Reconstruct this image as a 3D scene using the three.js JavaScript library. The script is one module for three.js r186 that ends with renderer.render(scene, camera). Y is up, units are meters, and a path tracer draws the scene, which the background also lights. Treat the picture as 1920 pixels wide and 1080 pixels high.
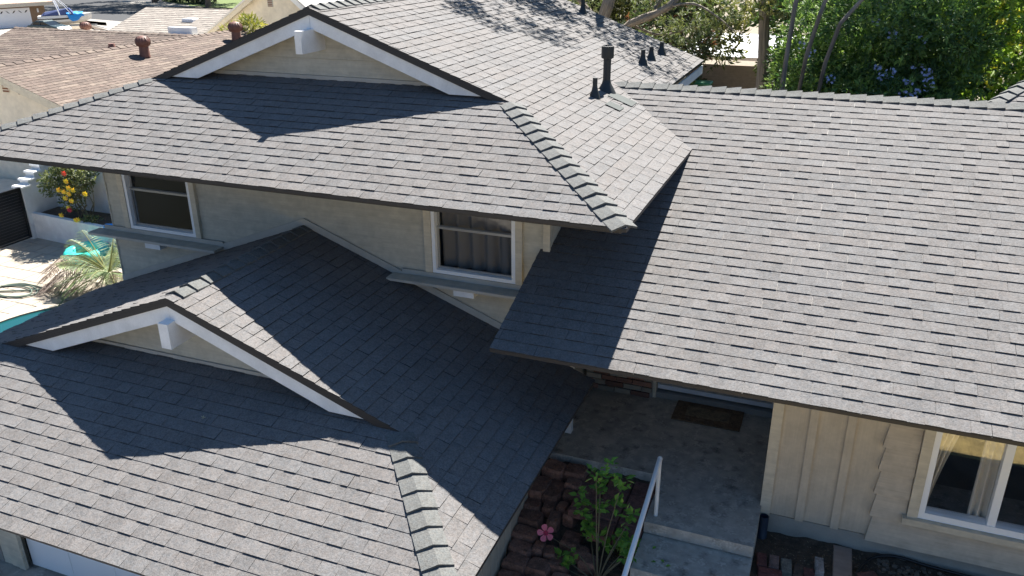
import * as THREE from 'three';
import { mergeGeometries } from 'three/addons/utils/BufferGeometryUtils.js';

// ------------------------------------------------------------------ camera
const scene = new THREE.Scene();
const camera = new THREE.PerspectiveCamera(2 * Math.atan(540 / 1558.12) * 180 / Math.PI, 16 / 9, 0.1, 600);
{
  const yaw = 0.3775, pitch = 0.3997, roll = -0.0061;
  const fw = new THREE.Vector3(-Math.sin(yaw) * Math.cos(pitch), -Math.sin(pitch), -Math.cos(yaw) * Math.cos(pitch));
  const r = new THREE.Vector3(Math.cos(yaw), 0, -Math.sin(yaw));
  const u = new THREE.Vector3().crossVectors(r, fw);
  const up = u.clone().multiplyScalar(Math.cos(roll)).addScaledVector(r, -Math.sin(roll));
  camera.position.set(1.6917, 2.4878, 7.1358);
  camera.up.copy(up);
  camera.lookAt(camera.position.clone().add(fw));
  camera.updateMatrixWorld(true);
}
// ------------------------------------------------------------------ sun, sky, exposure
const SUN = new THREE.Vector3(0.022, 0.788, -0.6155).normalize();
const sun = new THREE.DirectionalLight(new THREE.Color().setRGB(1, 0.95, 0.875), 3.2);
sun.position.copy(SUN).multiplyScalar(60);
sun.castShadow = true;
sun.shadow.mapSize.set(4096, 4096);
Object.assign(sun.shadow.camera, { left: -45, right: 25, top: 30, bottom: -30, near: 1, far: 160 });
scene.add(sun, sun.target);
{
  const W = 256, H = 128, px = new Float32Array(W * H * 4);
  for (let j = 0; j < H; j++) for (let i = 0; i < W; i++) {
    const el = ((j + 0.5) / H - 0.5) * Math.PI, az = ((i + 0.5) / W - 0.5) * 2 * Math.PI;
    const d = new THREE.Vector3(Math.cos(el) * Math.cos(az), Math.sin(el), Math.cos(el) * Math.sin(az));
    const e = Math.max(0, d.y), k = Math.pow(e, 0.55);
    const g = Math.pow(Math.max(0, d.dot(SUN)), 8) * 0.10, hz = Math.pow(1 - e, 4);
    let c = [0.040 + 0.085 * hz + g, 0.083 + 0.082 * hz + g * 0.95, 0.158 + 0.045 * hz + g * 0.8];
    if (d.y < 0) c = [0.07, 0.066, 0.06];
    px.set([c[0] * .56, c[1] * .59, c[2] * .64, 1], (j * W + i) * 4);
  }
  const sky = new THREE.DataTexture(px, W, H, THREE.RGBAFormat, THREE.FloatType);
  sky.mapping = THREE.EquirectangularReflectionMapping; sky.magFilter = sky.minFilter = THREE.LinearFilter; sky.needsUpdate = true;
  scene.background = sky; scene.environment = sky;
}
const renderer = new THREE.WebGLRenderer({ antialias: true });
renderer.setSize(1024, 576);
renderer.toneMapping = THREE.LinearToneMapping;
renderer.toneMappingExposure = 5.7;
renderer.shadowMap.enabled = true;

// ------------------------------------------------------------------ helpers
function rng(seed) { let a = seed >>> 0; return () => { a |= 0; a = a + 0x6D2B79F5 | 0; let t = Math.imul(a ^ a >>> 15, 1 | a); t = t + Math.imul(t ^ t >>> 7, 61 | t) ^ t; return ((t ^ t >>> 14) >>> 0) / 4294967296; }; }
const V = (x, y, z) => new THREE.Vector3(x, y, z);
const lin = (r, g, b) => new THREE.Color().setRGB(r, g, b);
const names = {};
function numbered(n) { const k = names[n] = (names[n] ?? -1) + 1; return k ? `${n}_${String(k).padStart(3, '0')}` : n; }
function tag(o, label, category, group) { o.name = numbered(o.name); o.userData = { label, category }; if (group) o.userData.group = group; scene.add(o); return o; }
function struct(o) { o.name = numbered(o.name); o.userData = { kind: 'structure' }; scene.add(o); return o; }
function base(name, label, category, group) { const g = new THREE.Group(); g.name = name; return tag(g, label, category, group); }

class MB {                              // collects flat-shaded polygons into one mesh
  constructor() { this.p = []; this.n = []; this.u = []; this.c = []; this.sub = []; }
  tri(a, b, c, col, uvs) {
    const n = V().subVectors(b, a).cross(V().subVectors(c, a)); if (n.lengthSq() < 1e-16) return; n.normalize();
    const ax = Math.abs(n.x), ay = Math.abs(n.y), az = Math.abs(n.z);
    [a, b, c].forEach((q, i) => {
      this.p.push(q.x, q.y, q.z); this.n.push(n.x, n.y, n.z);
      if (uvs) this.u.push(uvs[i][0], uvs[i][1]);
      else if (ay >= ax && ay >= az) this.u.push(q.x, q.z); else if (ax >= az) this.u.push(q.z, q.y); else this.u.push(q.x, q.y);
      const cc = col ?? [1, 1, 1]; this.c.push(cc[0], cc[1], cc[2]);
    });
  }
  poly(pts, col, uvs) { for (let i = 1; i + 1 < pts.length; i++) this.tri(pts[0], pts[i], pts[i + 1], col, uvs && [uvs[0], uvs[i], uvs[i + 1]]); return this; }
  prism(pts, ex, col) {                 // planar polygon pushed along ex, closed
    const n = V().subVectors(pts[1], pts[0]).cross(V().subVectors(pts[2], pts[0]));
    const P = n.dot(ex) > 0 ? pts.slice().reverse() : pts, Q = P.map(q => q.clone().add(ex));
    this.poly(P, col); this.poly(Q.slice().reverse(), col);
    for (let i = 0; i < P.length; i++) { const j = (i + 1) % P.length; this.poly([P[j], P[i], Q[i], Q[j]], col); }
    return this;
  }
  box(x0, y0, z0, x1, y1, z1, col) { return this.prism([V(x0, y0, z0), V(x1, y0, z0), V(x1, y0, z1), V(x0, y0, z1)], V(0, y1 - y0, 0), col); }
  hexa(b, t, col) {                     // two quads, bottom and top, same winding
    const c = V(); [...b, ...t].forEach(q => c.add(q)); c.multiplyScalar(1 / 8);
    const f = (pts) => { const n = V().subVectors(pts[1], pts[0]).cross(V().subVectors(pts[2], pts[0])); const m = V().add(pts[0]).add(pts[2]).multiplyScalar(0.5).sub(c); this.poly(n.dot(m) < 0 ? pts.slice().reverse() : pts, col); };
    f(b); f(t); for (let i = 0; i < 4; i++) { const j = (i + 1) % 4; f([b[i], b[j], t[j], t[i]]); } return this;
  }
  rbox(cx, cy, cz, w, h, l, turn, col, cut = 0.012) {  // box with chamfered top edge, turned about y
    const R = (x, y, z) => V(cx + x * Math.cos(turn) + z * Math.sin(turn), cy + y, cz - x * Math.sin(turn) + z * Math.cos(turn));
    const ring = (a, b, y) => [R(-a, y, -b), R(a, y, -b), R(a, y, b), R(-a, y, b)];
    this.hexa(ring(w / 2, l / 2, 0), ring(w / 2, l / 2, h - cut), col);
    this.hexa(ring(w / 2, l / 2, h - cut), ring(w / 2 - cut, l / 2 - cut, h), col); return this;
  }
  geo(g, m, col) {
    g = g.index ? g.toNonIndexed() : g; if (m) g.applyMatrix4(m);
    const P = g.attributes.position, N = g.attributes.normal, U = g.attributes.uv, cc = col ?? [1, 1, 1];
    for (let i = 0; i < P.count; i++) { this.p.push(P.getX(i), P.getY(i), P.getZ(i)); this.n.push(N.getX(i), N.getY(i), N.getZ(i)); this.u.push(U ? U.getX(i) : 0, U ? U.getY(i) : 0); this.c.push(...cc); }
    return this;
  }
  tube(pts, r, seg = 24, rad = 8, closed = false, col) { return this.geo(new THREE.TubeGeometry(new THREE.CatmullRomCurve3(pts, closed), seg, r, rad, closed), null, col); }
  limb(pts, r0, r1, col, rad = 8, n = 14, wob = 0, R) { // tapered tube
    const cv = new THREE.CatmullRomCurve3(pts), fr = cv.computeFrenetFrames(n), rings = [];
    for (let i = 0; i <= n; i++) { const t = i / n, c = cv.getPointAt(t), r = (r0 + (r1 - r0) * t) * (1 + (R ? (R() - 0.5) * wob : 0)); const ring = []; for (let k = 0; k < rad; k++) { const a = k / rad * Math.PI * 2; ring.push(c.clone().addScaledVector(fr.normals[i], Math.cos(a) * r).addScaledVector(fr.binormals[i], Math.sin(a) * r)); } rings.push(ring); }
    for (let i = 0; i < n; i++) for (let k = 0; k < rad; k++) { const j = (k + 1) % rad; const uv = [[k / rad * r0 * 6, i * .3], [j / rad * r0 * 6, i * .3], [j / rad * r0 * 6, i * .3 + .3], [k / rad * r0 * 6, i * .3 + .3]]; this.poly([rings[i][k], rings[i][j], rings[i + 1][j], rings[i + 1][k]], col, uv); }
    return this;
  }
  build(name, mat, parent) {
    const g = new THREE.BufferGeometry();
    g.setAttribute('position', new THREE.Float32BufferAttribute(this.p, 3)); g.setAttribute('normal', new THREE.Float32BufferAttribute(this.n, 3));
    g.setAttribute('uv', new THREE.Float32BufferAttribute(this.u, 2)); if (mat.vertexColors) g.setAttribute('color', new THREE.Float32BufferAttribute(this.c, 3));
    const m = new THREE.Mesh(g, mat); m.name = name; m.castShadow = m.receiveShadow = true; if (parent) parent.add(m); return m;
  }
}
const stuff = m => { m.userData.kind = 'stuff'; return m; };

// ------------------------------------------------------------------ textures and materials
function noiseGrid(n, seed) { const R = rng(seed), a = new Float32Array(n * n); for (let i = 0; i < a.length; i++) a[i] = R(); return (x, y) => { const xi = Math.floor(x), yi = Math.floor(y); let fx = x - xi, fy = y - yi; fx = fx * fx * (3 - 2 * fx); fy = fy * fy * (3 - 2 * fy); const w = (i, j) => a[((j % n) + n) % n * n + ((i % n) + n) % n]; return (w(xi, yi) * (1 - fx) + w(xi + 1, yi) * fx) * (1 - fy) + (w(xi, yi + 1) * (1 - fx) + w(xi + 1, yi + 1) * fx) * fy; }; }
function tex(size, metres, srgb, fn) {
  const d = new Uint8Array(size * size * 4);
  for (let j = 0; j < size; j++) for (let i = 0; i < size; i++) { const c = fn(i / size, j / size); for (let k = 0; k < 3; k++) d[(j * size + i) * 4 + k] = Math.max(0, Math.min(255, (Array.isArray(c) ? c[k] : c) * 255)); d[(j * size + i) * 4 + 3] = 255; }
  const t = new THREE.DataTexture(d, size, size); t.wrapS = t.wrapT = THREE.RepeatWrapping; t.magFilter = THREE.LinearFilter; t.minFilter = THREE.LinearMipmapLinearFilter; t.generateMipmaps = true;
  if (srgb) t.colorSpace = THREE.SRGBColorSpace; t.repeat.set(1 / metres, 1 / metres); t.needsUpdate = true; return t;
}
const G = [8, 16, 32, 64, 128, 256].map((n, i) => [n, noiseGrid(n, 11 + i)]);
const fb = (u, v, oct) => { let s = 0, w = 0; for (const [k, a] of oct) { s += G[k][1](u * G[k][0], v * G[k][0]) * a; w += a; } return s / w; };
const tGran = tex(768, 1.9, false, (u, v) => { const g = fb(u, v, [[5, 1.0], [4, .55], [3, .3], [2, .22], [0, .3]]); const s = G[5][1](u * 256 + 7, v * 256 + 3); const b = .80 + (g - .5) * .95 + (s > .86 ? .12 : 0) - (s < .12 ? .14 : 0); const w = (fb(u + .3, v + .6, [[4, 1], [3, .8]]) - .5) * .09; return [b + w, b, b - w * .8]; });
const tSoft = tex(512, 2.3, false, (u, v) => { const g = fb(u, v, [[0, 1], [1, .8], [2, .5], [4, .3], [5, .35]]); return .86 + (g - .5) * .42; });
const tWood = tex(512, 1.6, false, (u, v) => { const s = G[5][1](u * 8, v * 256) * .5 + G[3][1](u * 4, v * 64) * .5; const g = fb(u, v, [[1, 1], [2, .6], [3, .5]]); return .86 + (s - .5) * .2 + (g - .5) * .3; });
const tWoodV = tex(512, 1.6, false, (u, v) => { const s = G[5][1](u * 256, v * 8) * .5 + G[3][1](u * 64, v * 4) * .5; const g = fb(u, v, [[1, 1], [3, .5]]); return .86 + (s - .5) * .16 + (g - .5) * .22; });
const tConc = tex(768, 2.1, false, (u, v) => { const g = fb(u, v, [[1, 1], [2, .9], [3, .6], [5, .35]]); const st = Math.max(0, fb(u + .41, v + .13, [[1, 1], [2, .8], [4, .5]]) - .54) * 1.15; const lt = Math.max(0, fb(u + .77, v + .31, [[2, 1], [4, .8]]) - .62) * 1.6; return Math.max(.22, .8 + (g - .5) * .6 - st + lt); });
const tDirt = tex(768, 1.5, false, (u, v) => { const g = fb(u, v, [[1, 1], [2, .9], [3, .8], [4, .8], [5, .8]]); const p = G[4][1](u * 128, v * 128); const b = .62 + (g - .5) * 1.1 + (p > .88 ? .3 : 0); return [b * 1.02, b * .97, b * .9]; });
const tStraw = tex(768, 2.2, false, (u, v) => { const g = fb(u, v, [[1, 1], [2, .8], [4, .9], [5, 1.2]]); const s = G[5][1](u * 256 + v * 40, v * 40) ; const b = .72 + (g - .5) * .9 + (s - .5) * .4; return [b, b * .97, b * .85]; });
const tAsph = tex(512, 4, false, (u, v) => { const g = fb(u, v, [[0, 1], [2, .7], [4, .6], [5, .7]]); return .8 + (g - .5) * .6; });
const tBark = tex(512, 1.2, false, (u, v) => { const s = G[4][1](u * 128, v * 12) * .6 + G[2][1](u * 32, v * 8) * .4; return .75 + (s - .5) * .9; });
const bGran = tex(512, .9, false, (u, v) => fb(u, v, [[5, 1], [4, .8]]));
const M = (r, g, b, o = {}) => new THREE.MeshStandardMaterial({ color: lin(r, g, b), roughness: .9, ...o });
const mt = {
  shingle: M(1, 1, 1, { map: tGran, vertexColors: true, roughness: .92, bumpMap: bGran, bumpScale: .003 }),
  deck: M(.030, .029, .030, { roughness: .8 }), dripEdge: M(.030, .027, .026, { roughness: .6 }),
  siding: M(.57, .535, .44, { map: tWood, bumpMap: tWood, bumpScale: .002, roughness: .75 }), sidingV: M(.60, .52, .405, { map: tWoodV, bumpMap: tWoodV, bumpScale: .0015, roughness: .75 }),
  lap: M(.60, .515, .40, { map: tWood, bumpMap: tWood, bumpScale: .0015, roughness: .75 }),
  trim: M(.66, .59, .46, { map: tWood, roughness: .6 }), white: M(.88, .885, .88, { map: tSoft, roughness: .55 }), vinyl: M(.86, .87, .88, { roughness: .35 }),
  alum: M(.36, .36, .35, { roughness: .4, metalness: .5 }), flash: M(.50, .48, .43, { map: tSoft, roughness: .6 }), shelf: M(.54, .505, .425, { map: tWood, roughness: .75 }),
  dark: M(.012, .012, .013), room: M(.16, .15, .14), floorIn: M(.10, .09, .08), curtain: M(.42, .40, .36, { roughness: 1, side: THREE.DoubleSide }), curtainPale: M(.74, .70, .62, { roughness: 1, side: THREE.DoubleSide }),
  glassBright: new THREE.MeshPhysicalMaterial({ color: 0xffffff, transmission: 1, thickness: 0, roughness: .01, ior: 1.95 }), glass: new THREE.MeshPhysicalMaterial({ color: 0xffffff, transmission: 1, thickness: 0, roughness: .02, ior: 1.5 }),
  screen: M(.03, .03, .03, { roughness: .6 }),
  conc: M(.50, .465, .41, { map: tConc, bumpMap: tConc, bumpScale: .004 }), concPale: M(.30, .285, .26, { map: tConc }), found: M(.38, .355, .305, { map: tSoft, bumpMap: tSoft, bumpScale: .004 }),
  block: M(1, 1, 1, { map: tDirt, vertexColors: true, bumpMap: tDirt, bumpScale: .006 }), mortar: M(.30, .28, .25, { map: tSoft }), brick: M(1, 1, 1, { map: tSoft, vertexColors: true, bumpMap: tSoft, bumpScale: .004 }),
  dirt: M(.13, .10, .075, { map: tDirt, bumpMap: tDirt, bumpScale: .02 }), straw: M(.52, .40, .17, { map: tStraw, bumpMap: tStraw, bumpScale: .03 }),
  ground: M(.26, .225, .17, { map: tDirt }), asphalt: M(.036, .038, .042, { map: tAsph }), pave: M(.32, .30, .275, { map: tConc }), yard: M(.66, .60, .50, { map: tSoft }), darkLawn: M(.034, .038, .026, { map: tStraw }), lawn: M(.13, .19, .05, { map: tStraw, bumpMap: tStraw, bumpScale: .03 }),
  paver: M(1, 1, 1, { map: tSoft, vertexColors: true }), stucco: M(.78, .78, .77, { map: tSoft, bumpMap: bGran, bumpScale: .003 }), cream: M(.84, .75, .60, { map: tSoft, bumpMap: bGran, bumpScale: .004 }),
  pipe: M(.014, .018, .020, { roughness: .5 }), ventFlash: M(.085, .095, .092, { roughness: .97, map: tSoft }), metalGrey: M(.42, .44, .44, { roughness: .4, metalness: .6, map: tSoft }), black: M(.010, .010, .011, { roughness: .4 }), navy: M(.02, .035, .06, { roughness: .5 }),
  leaf: new THREE.MeshPhysicalMaterial({ color: 0xffffff, vertexColors: true, roughness: .85, transmission: .45, thickness: 0, side: THREE.DoubleSide }), petal: new THREE.MeshPhysicalMaterial({ color: 0xffffff, vertexColors: true, roughness: .8, transmission: .25, thickness: 0, side: THREE.DoubleSide }),
  bark: M(.21, .16, .115, { map: tBark, bumpMap: tBark, bumpScale: .02 }), barkPale: M(.30, .25, .20, { map: tBark, bumpMap: tBark, bumpScale: .02 }), stem: M(.13, .115, .07),
  ring: M(.05, .62, .50, { roughness: .25 }), rust: M(.165, .072, .054, { roughness: .6, map: tSoft }), hose: M(.10, .13, .10, { roughness: .5 }), water: M(.008, .06, .066, { roughness: .04 }),
  brownWall: M(.28, .19, .12, { map: tSoft }), boat: M(.78, .74, .66, { roughness: .3 }), tarp: M(.02, .26, .62, { roughness: .5, side: THREE.DoubleSide }), boatCover: M(.03, .05, .14, { side: THREE.DoubleSide }),
  car: M(.06, .085, .085, { roughness: .25, metalness: .4 }), carGlass: M(.012, .016, .02, { roughness: .08 }), paleRoof: M(.66, .64, .61, { map: tSoft }), mat: M(.23, .155, .10, { map: tDirt, roughness: 1 }), matMid: M(.30, .235, .16, { map: tDirt, roughness: 1 }),
  green: M(.02, .20, .09, { roughness: .5 }), fence: M(.42, .30, .235, { map: tWood }), metalRoof: M(.74, .76, .80, { roughness: .45, map: tSoft }), redBrown: M(.20, .09, .05),
};
const nb = (r, g, b, v = .1) => R => { const k = 1 + (R() - .5) * 2 * v; return [r * k, g * k, b * k]; };

// ------------------------------------------------------------------ roof shingles
const EXPO = .143;
function clip(poly, s0, s1, u0, u1) {
  const cut = (P, f) => { const o = []; for (let i = 0; i < P.length; i++) { const a = P[i], b = P[(i + 1) % P.length], fa = f(a), fb2 = f(b); if (fa >= 0) o.push(a); if (fa * fb2 < 0) { const t = fa / (fa - fb2); o.push([a[0] + (b[0] - a[0]) * t, a[1] + (b[1] - a[1]) * t]); } } return o; };
  let P = poly; for (const f of [q => q[0] - s0, q => s1 - q[0], q => q[1] - u0, q => u1 - q[1]]) { P = cut(P, f); if (P.length < 3) return []; } return P;
}
const area2 = P => { let a = 0; for (let i = 0; i < P.length; i++) { const b = P[(i + 1) % P.length]; a += P[i][0] * b[1] - b[0] * P[i][1]; } return a / 2; };
// face of a roof: O = a point on the eave, sd along the eave, ud up the slope, polysXZ = convex outlines in plan
function roofFace(O, sd, ud, polysXZ, seed, o = {}) {
  sd = sd.clone().normalize(); ud = ud.clone().normalize(); const n = V().crossVectors(sd, ud); if (n.y < 0) n.negate();
  const R = rng(seed), E = o.expo ?? EXPO, LEN = o.len ?? 1.0, hi = o.hi ?? .0125, lo = o.lo ?? .0072, tone = o.tone, seg = o.seg ?? 1;
  const polys = polysXZ.map(P => { let Q = P.map(([x, z]) => { const s2 = sd.x * sd.x + sd.z * sd.z, us = ud.x * ud.x + ud.z * ud.z; const dx = x - O.x, dz = z - O.z; return [(dx * sd.x + dz * sd.z) / s2, (dx * ud.x + dz * ud.z) / us]; }); if (area2(Q) < 0) Q.reverse(); return Q; });
  let smin = 1e9, smax = -1e9, umin = 0, umax = -1e9; for (const P of polys) for (const q of P) { smin = Math.min(smin, q[0]); smax = Math.max(smax, q[0]); umin = Math.min(umin, q[1]); umax = Math.max(umax, q[1]); }
  const strips = []; const ff = n.dot(V().crossVectors(sd, ud)) > 0;
  for (let k = Math.floor(umin / E + .001); k * E < umax; k++) {
    const u0 = k * E, u1 = u0 + E + .012; let s = smin - LEN * ((k * .37 + R() * .25) % 1);
    while (s < smax) {
      const w = LEN, mb = new MB(), sEnd = s + w - (o.gap ?? .004); const t0 = tone(R); let cs = s, raised = R() < .5, cen = V(), ar = 0;
      while (cs < sEnd - .01) {
        let ww = (raised ? .11 + R() * .12 : .09 + R() * .15) * seg; if (sEnd - cs - ww < .06 * seg) ww = sEnd - cs;
        const e = Math.min(cs + ww, sEnd), h = raised ? hi * (.85 + R() * .3) : lo, kk = 1 + (R() - .5) * (o.tabVar ?? .05) + (raised ? .02 : -.03); const col = [t0[0] * kk, t0[1] * kk, t0[2] * kk];
        for (const P of polys) {
          const C = clip(P, cs, e, Math.max(u0 - (k ? 0 : .02), umin), u1); if (C.length < 3) continue; const a = Math.abs(area2(C)); if (a < 2e-5) continue;
          const H = q => .0015 + (h - .0015) * Math.max(0, 1 - (q[1] - u0) / (u1 - u0)), at = (q, hh) => O.clone().addScaledVector(sd, q[0]).addScaledVector(ud, q[1]).addScaledVector(n, hh);
          let T = C.map(q => at(q, H(q))), B = C.map(q => at(q, -.003)); let uv = C.map(q => [q[0] + seed * .37, q[1] + seed * .11]);
          if (!ff) { T.reverse(); B.reverse(); uv.reverse(); }
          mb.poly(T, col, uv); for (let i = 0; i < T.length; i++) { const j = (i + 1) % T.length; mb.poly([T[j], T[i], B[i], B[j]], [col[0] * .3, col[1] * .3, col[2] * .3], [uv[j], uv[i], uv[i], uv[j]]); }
          for (const q of C) cen.add(at(q, 0)); ar += a; mb.cn = (mb.cn ?? 0) + C.length;
        }
        cs = e; raised = !raised;
      }
      if (ar > 1e-4) strips.push({ mb, c: cen.multiplyScalar(1 / mb.cn), a: ar });
      s += w;
    }
  }
  return strips;
}
function mergeMB(list) { const m = new MB(); for (const q of list) { for (const k of ['p', 'n', 'u', 'c']) { const a = q[k], b = m[k]; for (let i = 0; i < a.length; i++) b.push(a[i]); } } return m; }
function deck(mb, polysXZ, yf, th) { for (const P of polysXZ) mb.prism(P.map(([x, z]) => V(x, yf(x, z) - .004, z)), V(0, -th, 0)); }
// caps along a hip or ridge from the low (exposed) end A to B; w1, w2 = directions down each slope
function capRow(A, B, w1, w2, parent, R, tone, o = {}) {
  const d = V().subVectors(B, A), L = d.length(); d.normalize(); const ex = o.expo ?? .2, hw = o.hw ?? .135; w1 = w1.clone().normalize(); w2 = w2.clone().normalize();
  const n1 = V().crossVectors(w1, d), n2 = V().crossVectors(w2, d); if (n1.y < 0) n1.negate(); if (n2.y < 0) n2.negate(); const nc = V().addVectors(n1, n2).normalize();
  for (let t = .03; t < L - .05; t += ex) {
    const mb = new MB(), len = Math.min(ex + .015, L - t), k = tone(R), hA = .034 + R() * .006, hB = .012, sk = (R() - .5) * .01;
    const a = A.clone().addScaledVector(d, t), b = A.clone().addScaledVector(d, t + len);
    const aT = a.clone().addScaledVector(nc, hA * 1.05), bT = b.clone().addScaledVector(nc, hB), s1a = a.clone().addScaledVector(w1, hw + sk).addScaledVector(n1, hA * .75), s1b = b.clone().addScaledVector(w1, hw + sk).addScaledVector(n1, hB * .8), s2a = a.clone().addScaledVector(w2, hw - sk).addScaledVector(n2, hA * .75), s2b = b.clone().addScaledVector(w2, hw - sk).addScaledVector(n2, hB * .8);
    const dn = (q, h) => q.clone().add(V(0, -h, 0)); const th = .02;
    mb.hexa([dn(aT, th), dn(s1a, th), dn(s1b, hB), dn(bT, hB)], [aT, s1a, s1b, bT], k); mb.hexa([dn(aT, th), dn(s2a, th), dn(s2b, hB), dn(bT, hB)], [aT, s2a, s2b, bT], k);
    mb.u = mb.u.map(x => x + t * .7); mb.build(o.name ?? 'ridge_cap', mt.shingle, parent);
  }
}

// ------------------------------------------------------------------ ground, street, yard
const sheet = (name, pts, y, mat, th = .05) => { const mb = new MB(); mb.prism(pts.map(([x, z]) => V(x, y, z)), V(0, -th, 0)); return struct(mb.build(name, mat)); };
{
  const g = new THREE.PlaneGeometry(560, 560, 140, 140); g.rotateX(-Math.PI / 2); const p = g.attributes.position, u = g.attributes.uv;
  for (let i = 0; i < p.count; i++) { const x = p.getX(i) - 60, z = p.getZ(i) - 60; const k = Math.min(1, Math.max(0, (-x - 38) / 26)); p.setXYZ(i, x, -4.48 - 2.6 * k * k * (3 - 2 * k), z); u.setXY(i, x, z); }
  g.computeVertexNormals(); const m = new THREE.Mesh(g, mt.ground); m.name = 'ground'; m.receiveShadow = true; struct(m);
}
const GF = -7.08;
sheet('street', [[-118.5, -106.3], [-150, -108], [-150, -84], [-92.5, -77.3], [-81, -74.8], [-97.5, -96], [-104, -106], [-112, -118], [-135, -125]], GF + .09, mt.asphalt);
sheet('sidewalk', [[-113.5, -104], [-106.2, -107], [-92.8, -99.2], [-90.2, -98.6], [-97.4, -96.2], [-100, -98.2]], GF + .13, mt.pave);
sheet('gutter_strip', [[-91.3, -77.6], [-82, -75.5], [-73.8, -66.4], [-76.4, -66.9], [-84.2, -74.2], [-92.6, -76.4]], GF + .14, mt.pave);
sheet('neighbour_driveway', [[-78.6, -67.6], [-73.8, -66.4], [-70, -58], [-88, -50], [-92, -66]], GF + .06, mt.pave);
sheet('planting_strip', [[-91, -76.2], [-84.2, -74.4], [-76.6, -67.2], [-79.4, -67.8], [-86, -73]], GF + .12, mt.dirt);
sheet('far_lawn', [[-92.6, -99.4], [-106.2, -107.2], [-118, -130], [-80, -122], [-84, -98]], GF + .11, mt.lawn);
sheet('side_lawn', [[-40, 2.2], [-9.2, 2.2], [-9.2, 26], [-40, 26]], -4.42, mt.darkLawn);
sheet('side_yard', [[-34, -10.6], [-19.1, -10.6], [-19.1, 1.8], [-34, 1.8]], -4.40, mt.yard);
sheet('driveway', [[-9, 1.9], [-.6, 1.9], [-.6, 12], [-9, 12]], -4.38, mt.conc);
{ const m = new MB(); m.prism([V(1.48, -3.68, 1.5), V(1.48, -4.2, 2.1), V(1.48, -4.25, 30), V(1.48, -4.5, 30), V(1.48, -4.5, 1.5)], V(16, 0, 0)); struct(m.build('front_lawn', mt.straw)); }
{ // bare earth along the front of the house, slightly uneven
  const g = new THREE.PlaneGeometry(9, 2.5, 90, 25); g.rotateX(-Math.PI / 2); const p = g.attributes.position, u = g.attributes.uv;
  for (let i = 0; i < p.count; i++) { const x = p.getX(i) + 1.47 + 4.5, z = p.getZ(i) + .3; p.setXYZ(i, x, -3.63 + (fb(x / 3 + .2, z / 3, [[1, 1], [3, .6], [4, .4]]) - .5) * .11, z); u.setXY(i, x, z); }
  g.computeVertexNormals(); const m = new THREE.Mesh(g, mt.dirt); m.name = 'dirt_bed'; m.receiveShadow = true; struct(m);
}
{ // planted slope beside the garage
  const g = new THREE.PlaneGeometry(1.5, 4.2, 30, 70); g.rotateX(-Math.PI / 2); const p = g.attributes.position, u = g.attributes.uv;
  for (let i = 0; i < p.count; i++) { const x = p.getX(i) - .4, z = p.getZ(i) + 1.1; p.setXYZ(i, x, -3.70 - .3 * z + (fb(x / 2, z / 2, [[2, 1], [3, .7]]) - .5) * .08, z); u.setXY(i, x, z); }
  g.computeVertexNormals(); const m = new THREE.Mesh(g, mt.dirt); m.name = 'garden_bed'; m.receiveShadow = true; struct(m);
}
{
  const s = new MB(); s.box(-1.15, -3.75, -2.86, 1.47, -3.3, -1.275); s.box(-1.15, -3.75, -1.27, 1.47, -3.3, -.99); s.box(.33, -3.75, -.99, 1.47, -3.3, -.14); struct(s.build('porch_slab', mt.conc));
  const n = new MB(); n.box(.33, -3.43, -.14, 1.47, -3.296, -.105); n.box(.33, -3.9, -.14, 1.47, -3.45, .44); n.box(.33, -3.6, .44, 1.47, -3.446, .475); n.box(.33, -4.2, .44, 1.47, -3.6, 1.05); n.box(.33, -4.3, 1.05, 1.47, -3.75, 1.9); struct(n.build('front_steps', mt.conc));
}

// ------------------------------------------------------------------ the house
const house = base('house', 'beige split-level house with grey shingle roofs on three levels, filling the foreground', 'house');
const P = { WU: 9.151, p: .3726, pf: .3698, dU: 1.925, zb: -9.2, xr: -4.5755, ya: 1.7048 };
const Rf = { x: -1.26, h: -1.309, z: .311, p: .3603, zr: -4.796, x1: 8.6 }; Rf.yr = Rf.h + Rf.p * (Rf.z - Rf.zr);
const Gg = { h: -2.3055, x: -.564, z: 3.167, W: 7.689, d: 1.904, p: .3761, pf: .3124, hf: -2.4376 }; Gg.xr = Gg.x - Gg.W / 2; Gg.ya = Gg.h + Gg.p * Gg.W / 2; Gg.zk = Gg.z - Gg.d;
const shTone = R => { const k = .134 * (1 + (R() - .5) * .08), h = (R() - .5) * .045; return [k * (1.04 + h), k * .997, k * (.99 - h * .7)]; };
const capTone = R => { const k = .120 * (1 + (R() - .5) * .1); return [k * .985, k * 1.015, k * .99]; };
const yUf = (x, z) => -P.pf * z, yUr = (x, z) => -P.p * x, yUl = (x, z) => P.p * (x + P.WU), yUb = (x, z) => P.p * 1;
const yR = (x, z) => Rf.h + Rf.p * (Rf.z - z), yRb = (x, z) => Rf.yr - Rf.p * (Rf.zr - z);
const yGf = (x, z) => Gg.hf + Gg.pf * (Gg.z - z), yGr = (x, z) => Gg.h + Gg.p * (Gg.x - x), yGl = (x, z) => Gg.h + Gg.p * (x - Gg.x + Gg.W);
const hU = P.pf / P.p * P.dU;                                  // plan offset of the upper hip top
const gxr = Gg.x - (Gg.hf + Gg.pf * Gg.d - Gg.h) / Gg.p, gxl = 2 * Gg.xr - gxr, gz0 = Gg.z - (Gg.h - Gg.hf) / Gg.pf;
const UF = [[[-P.WU, 0], [0, 0], [-hU, -P.dU], [-P.WU + hU, -P.dU]], [[-P.WU + hU, -P.dU], [-hU, -P.dU], [-2.165, -2.18], [-P.WU + 2.165, -2.18]]];
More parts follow.
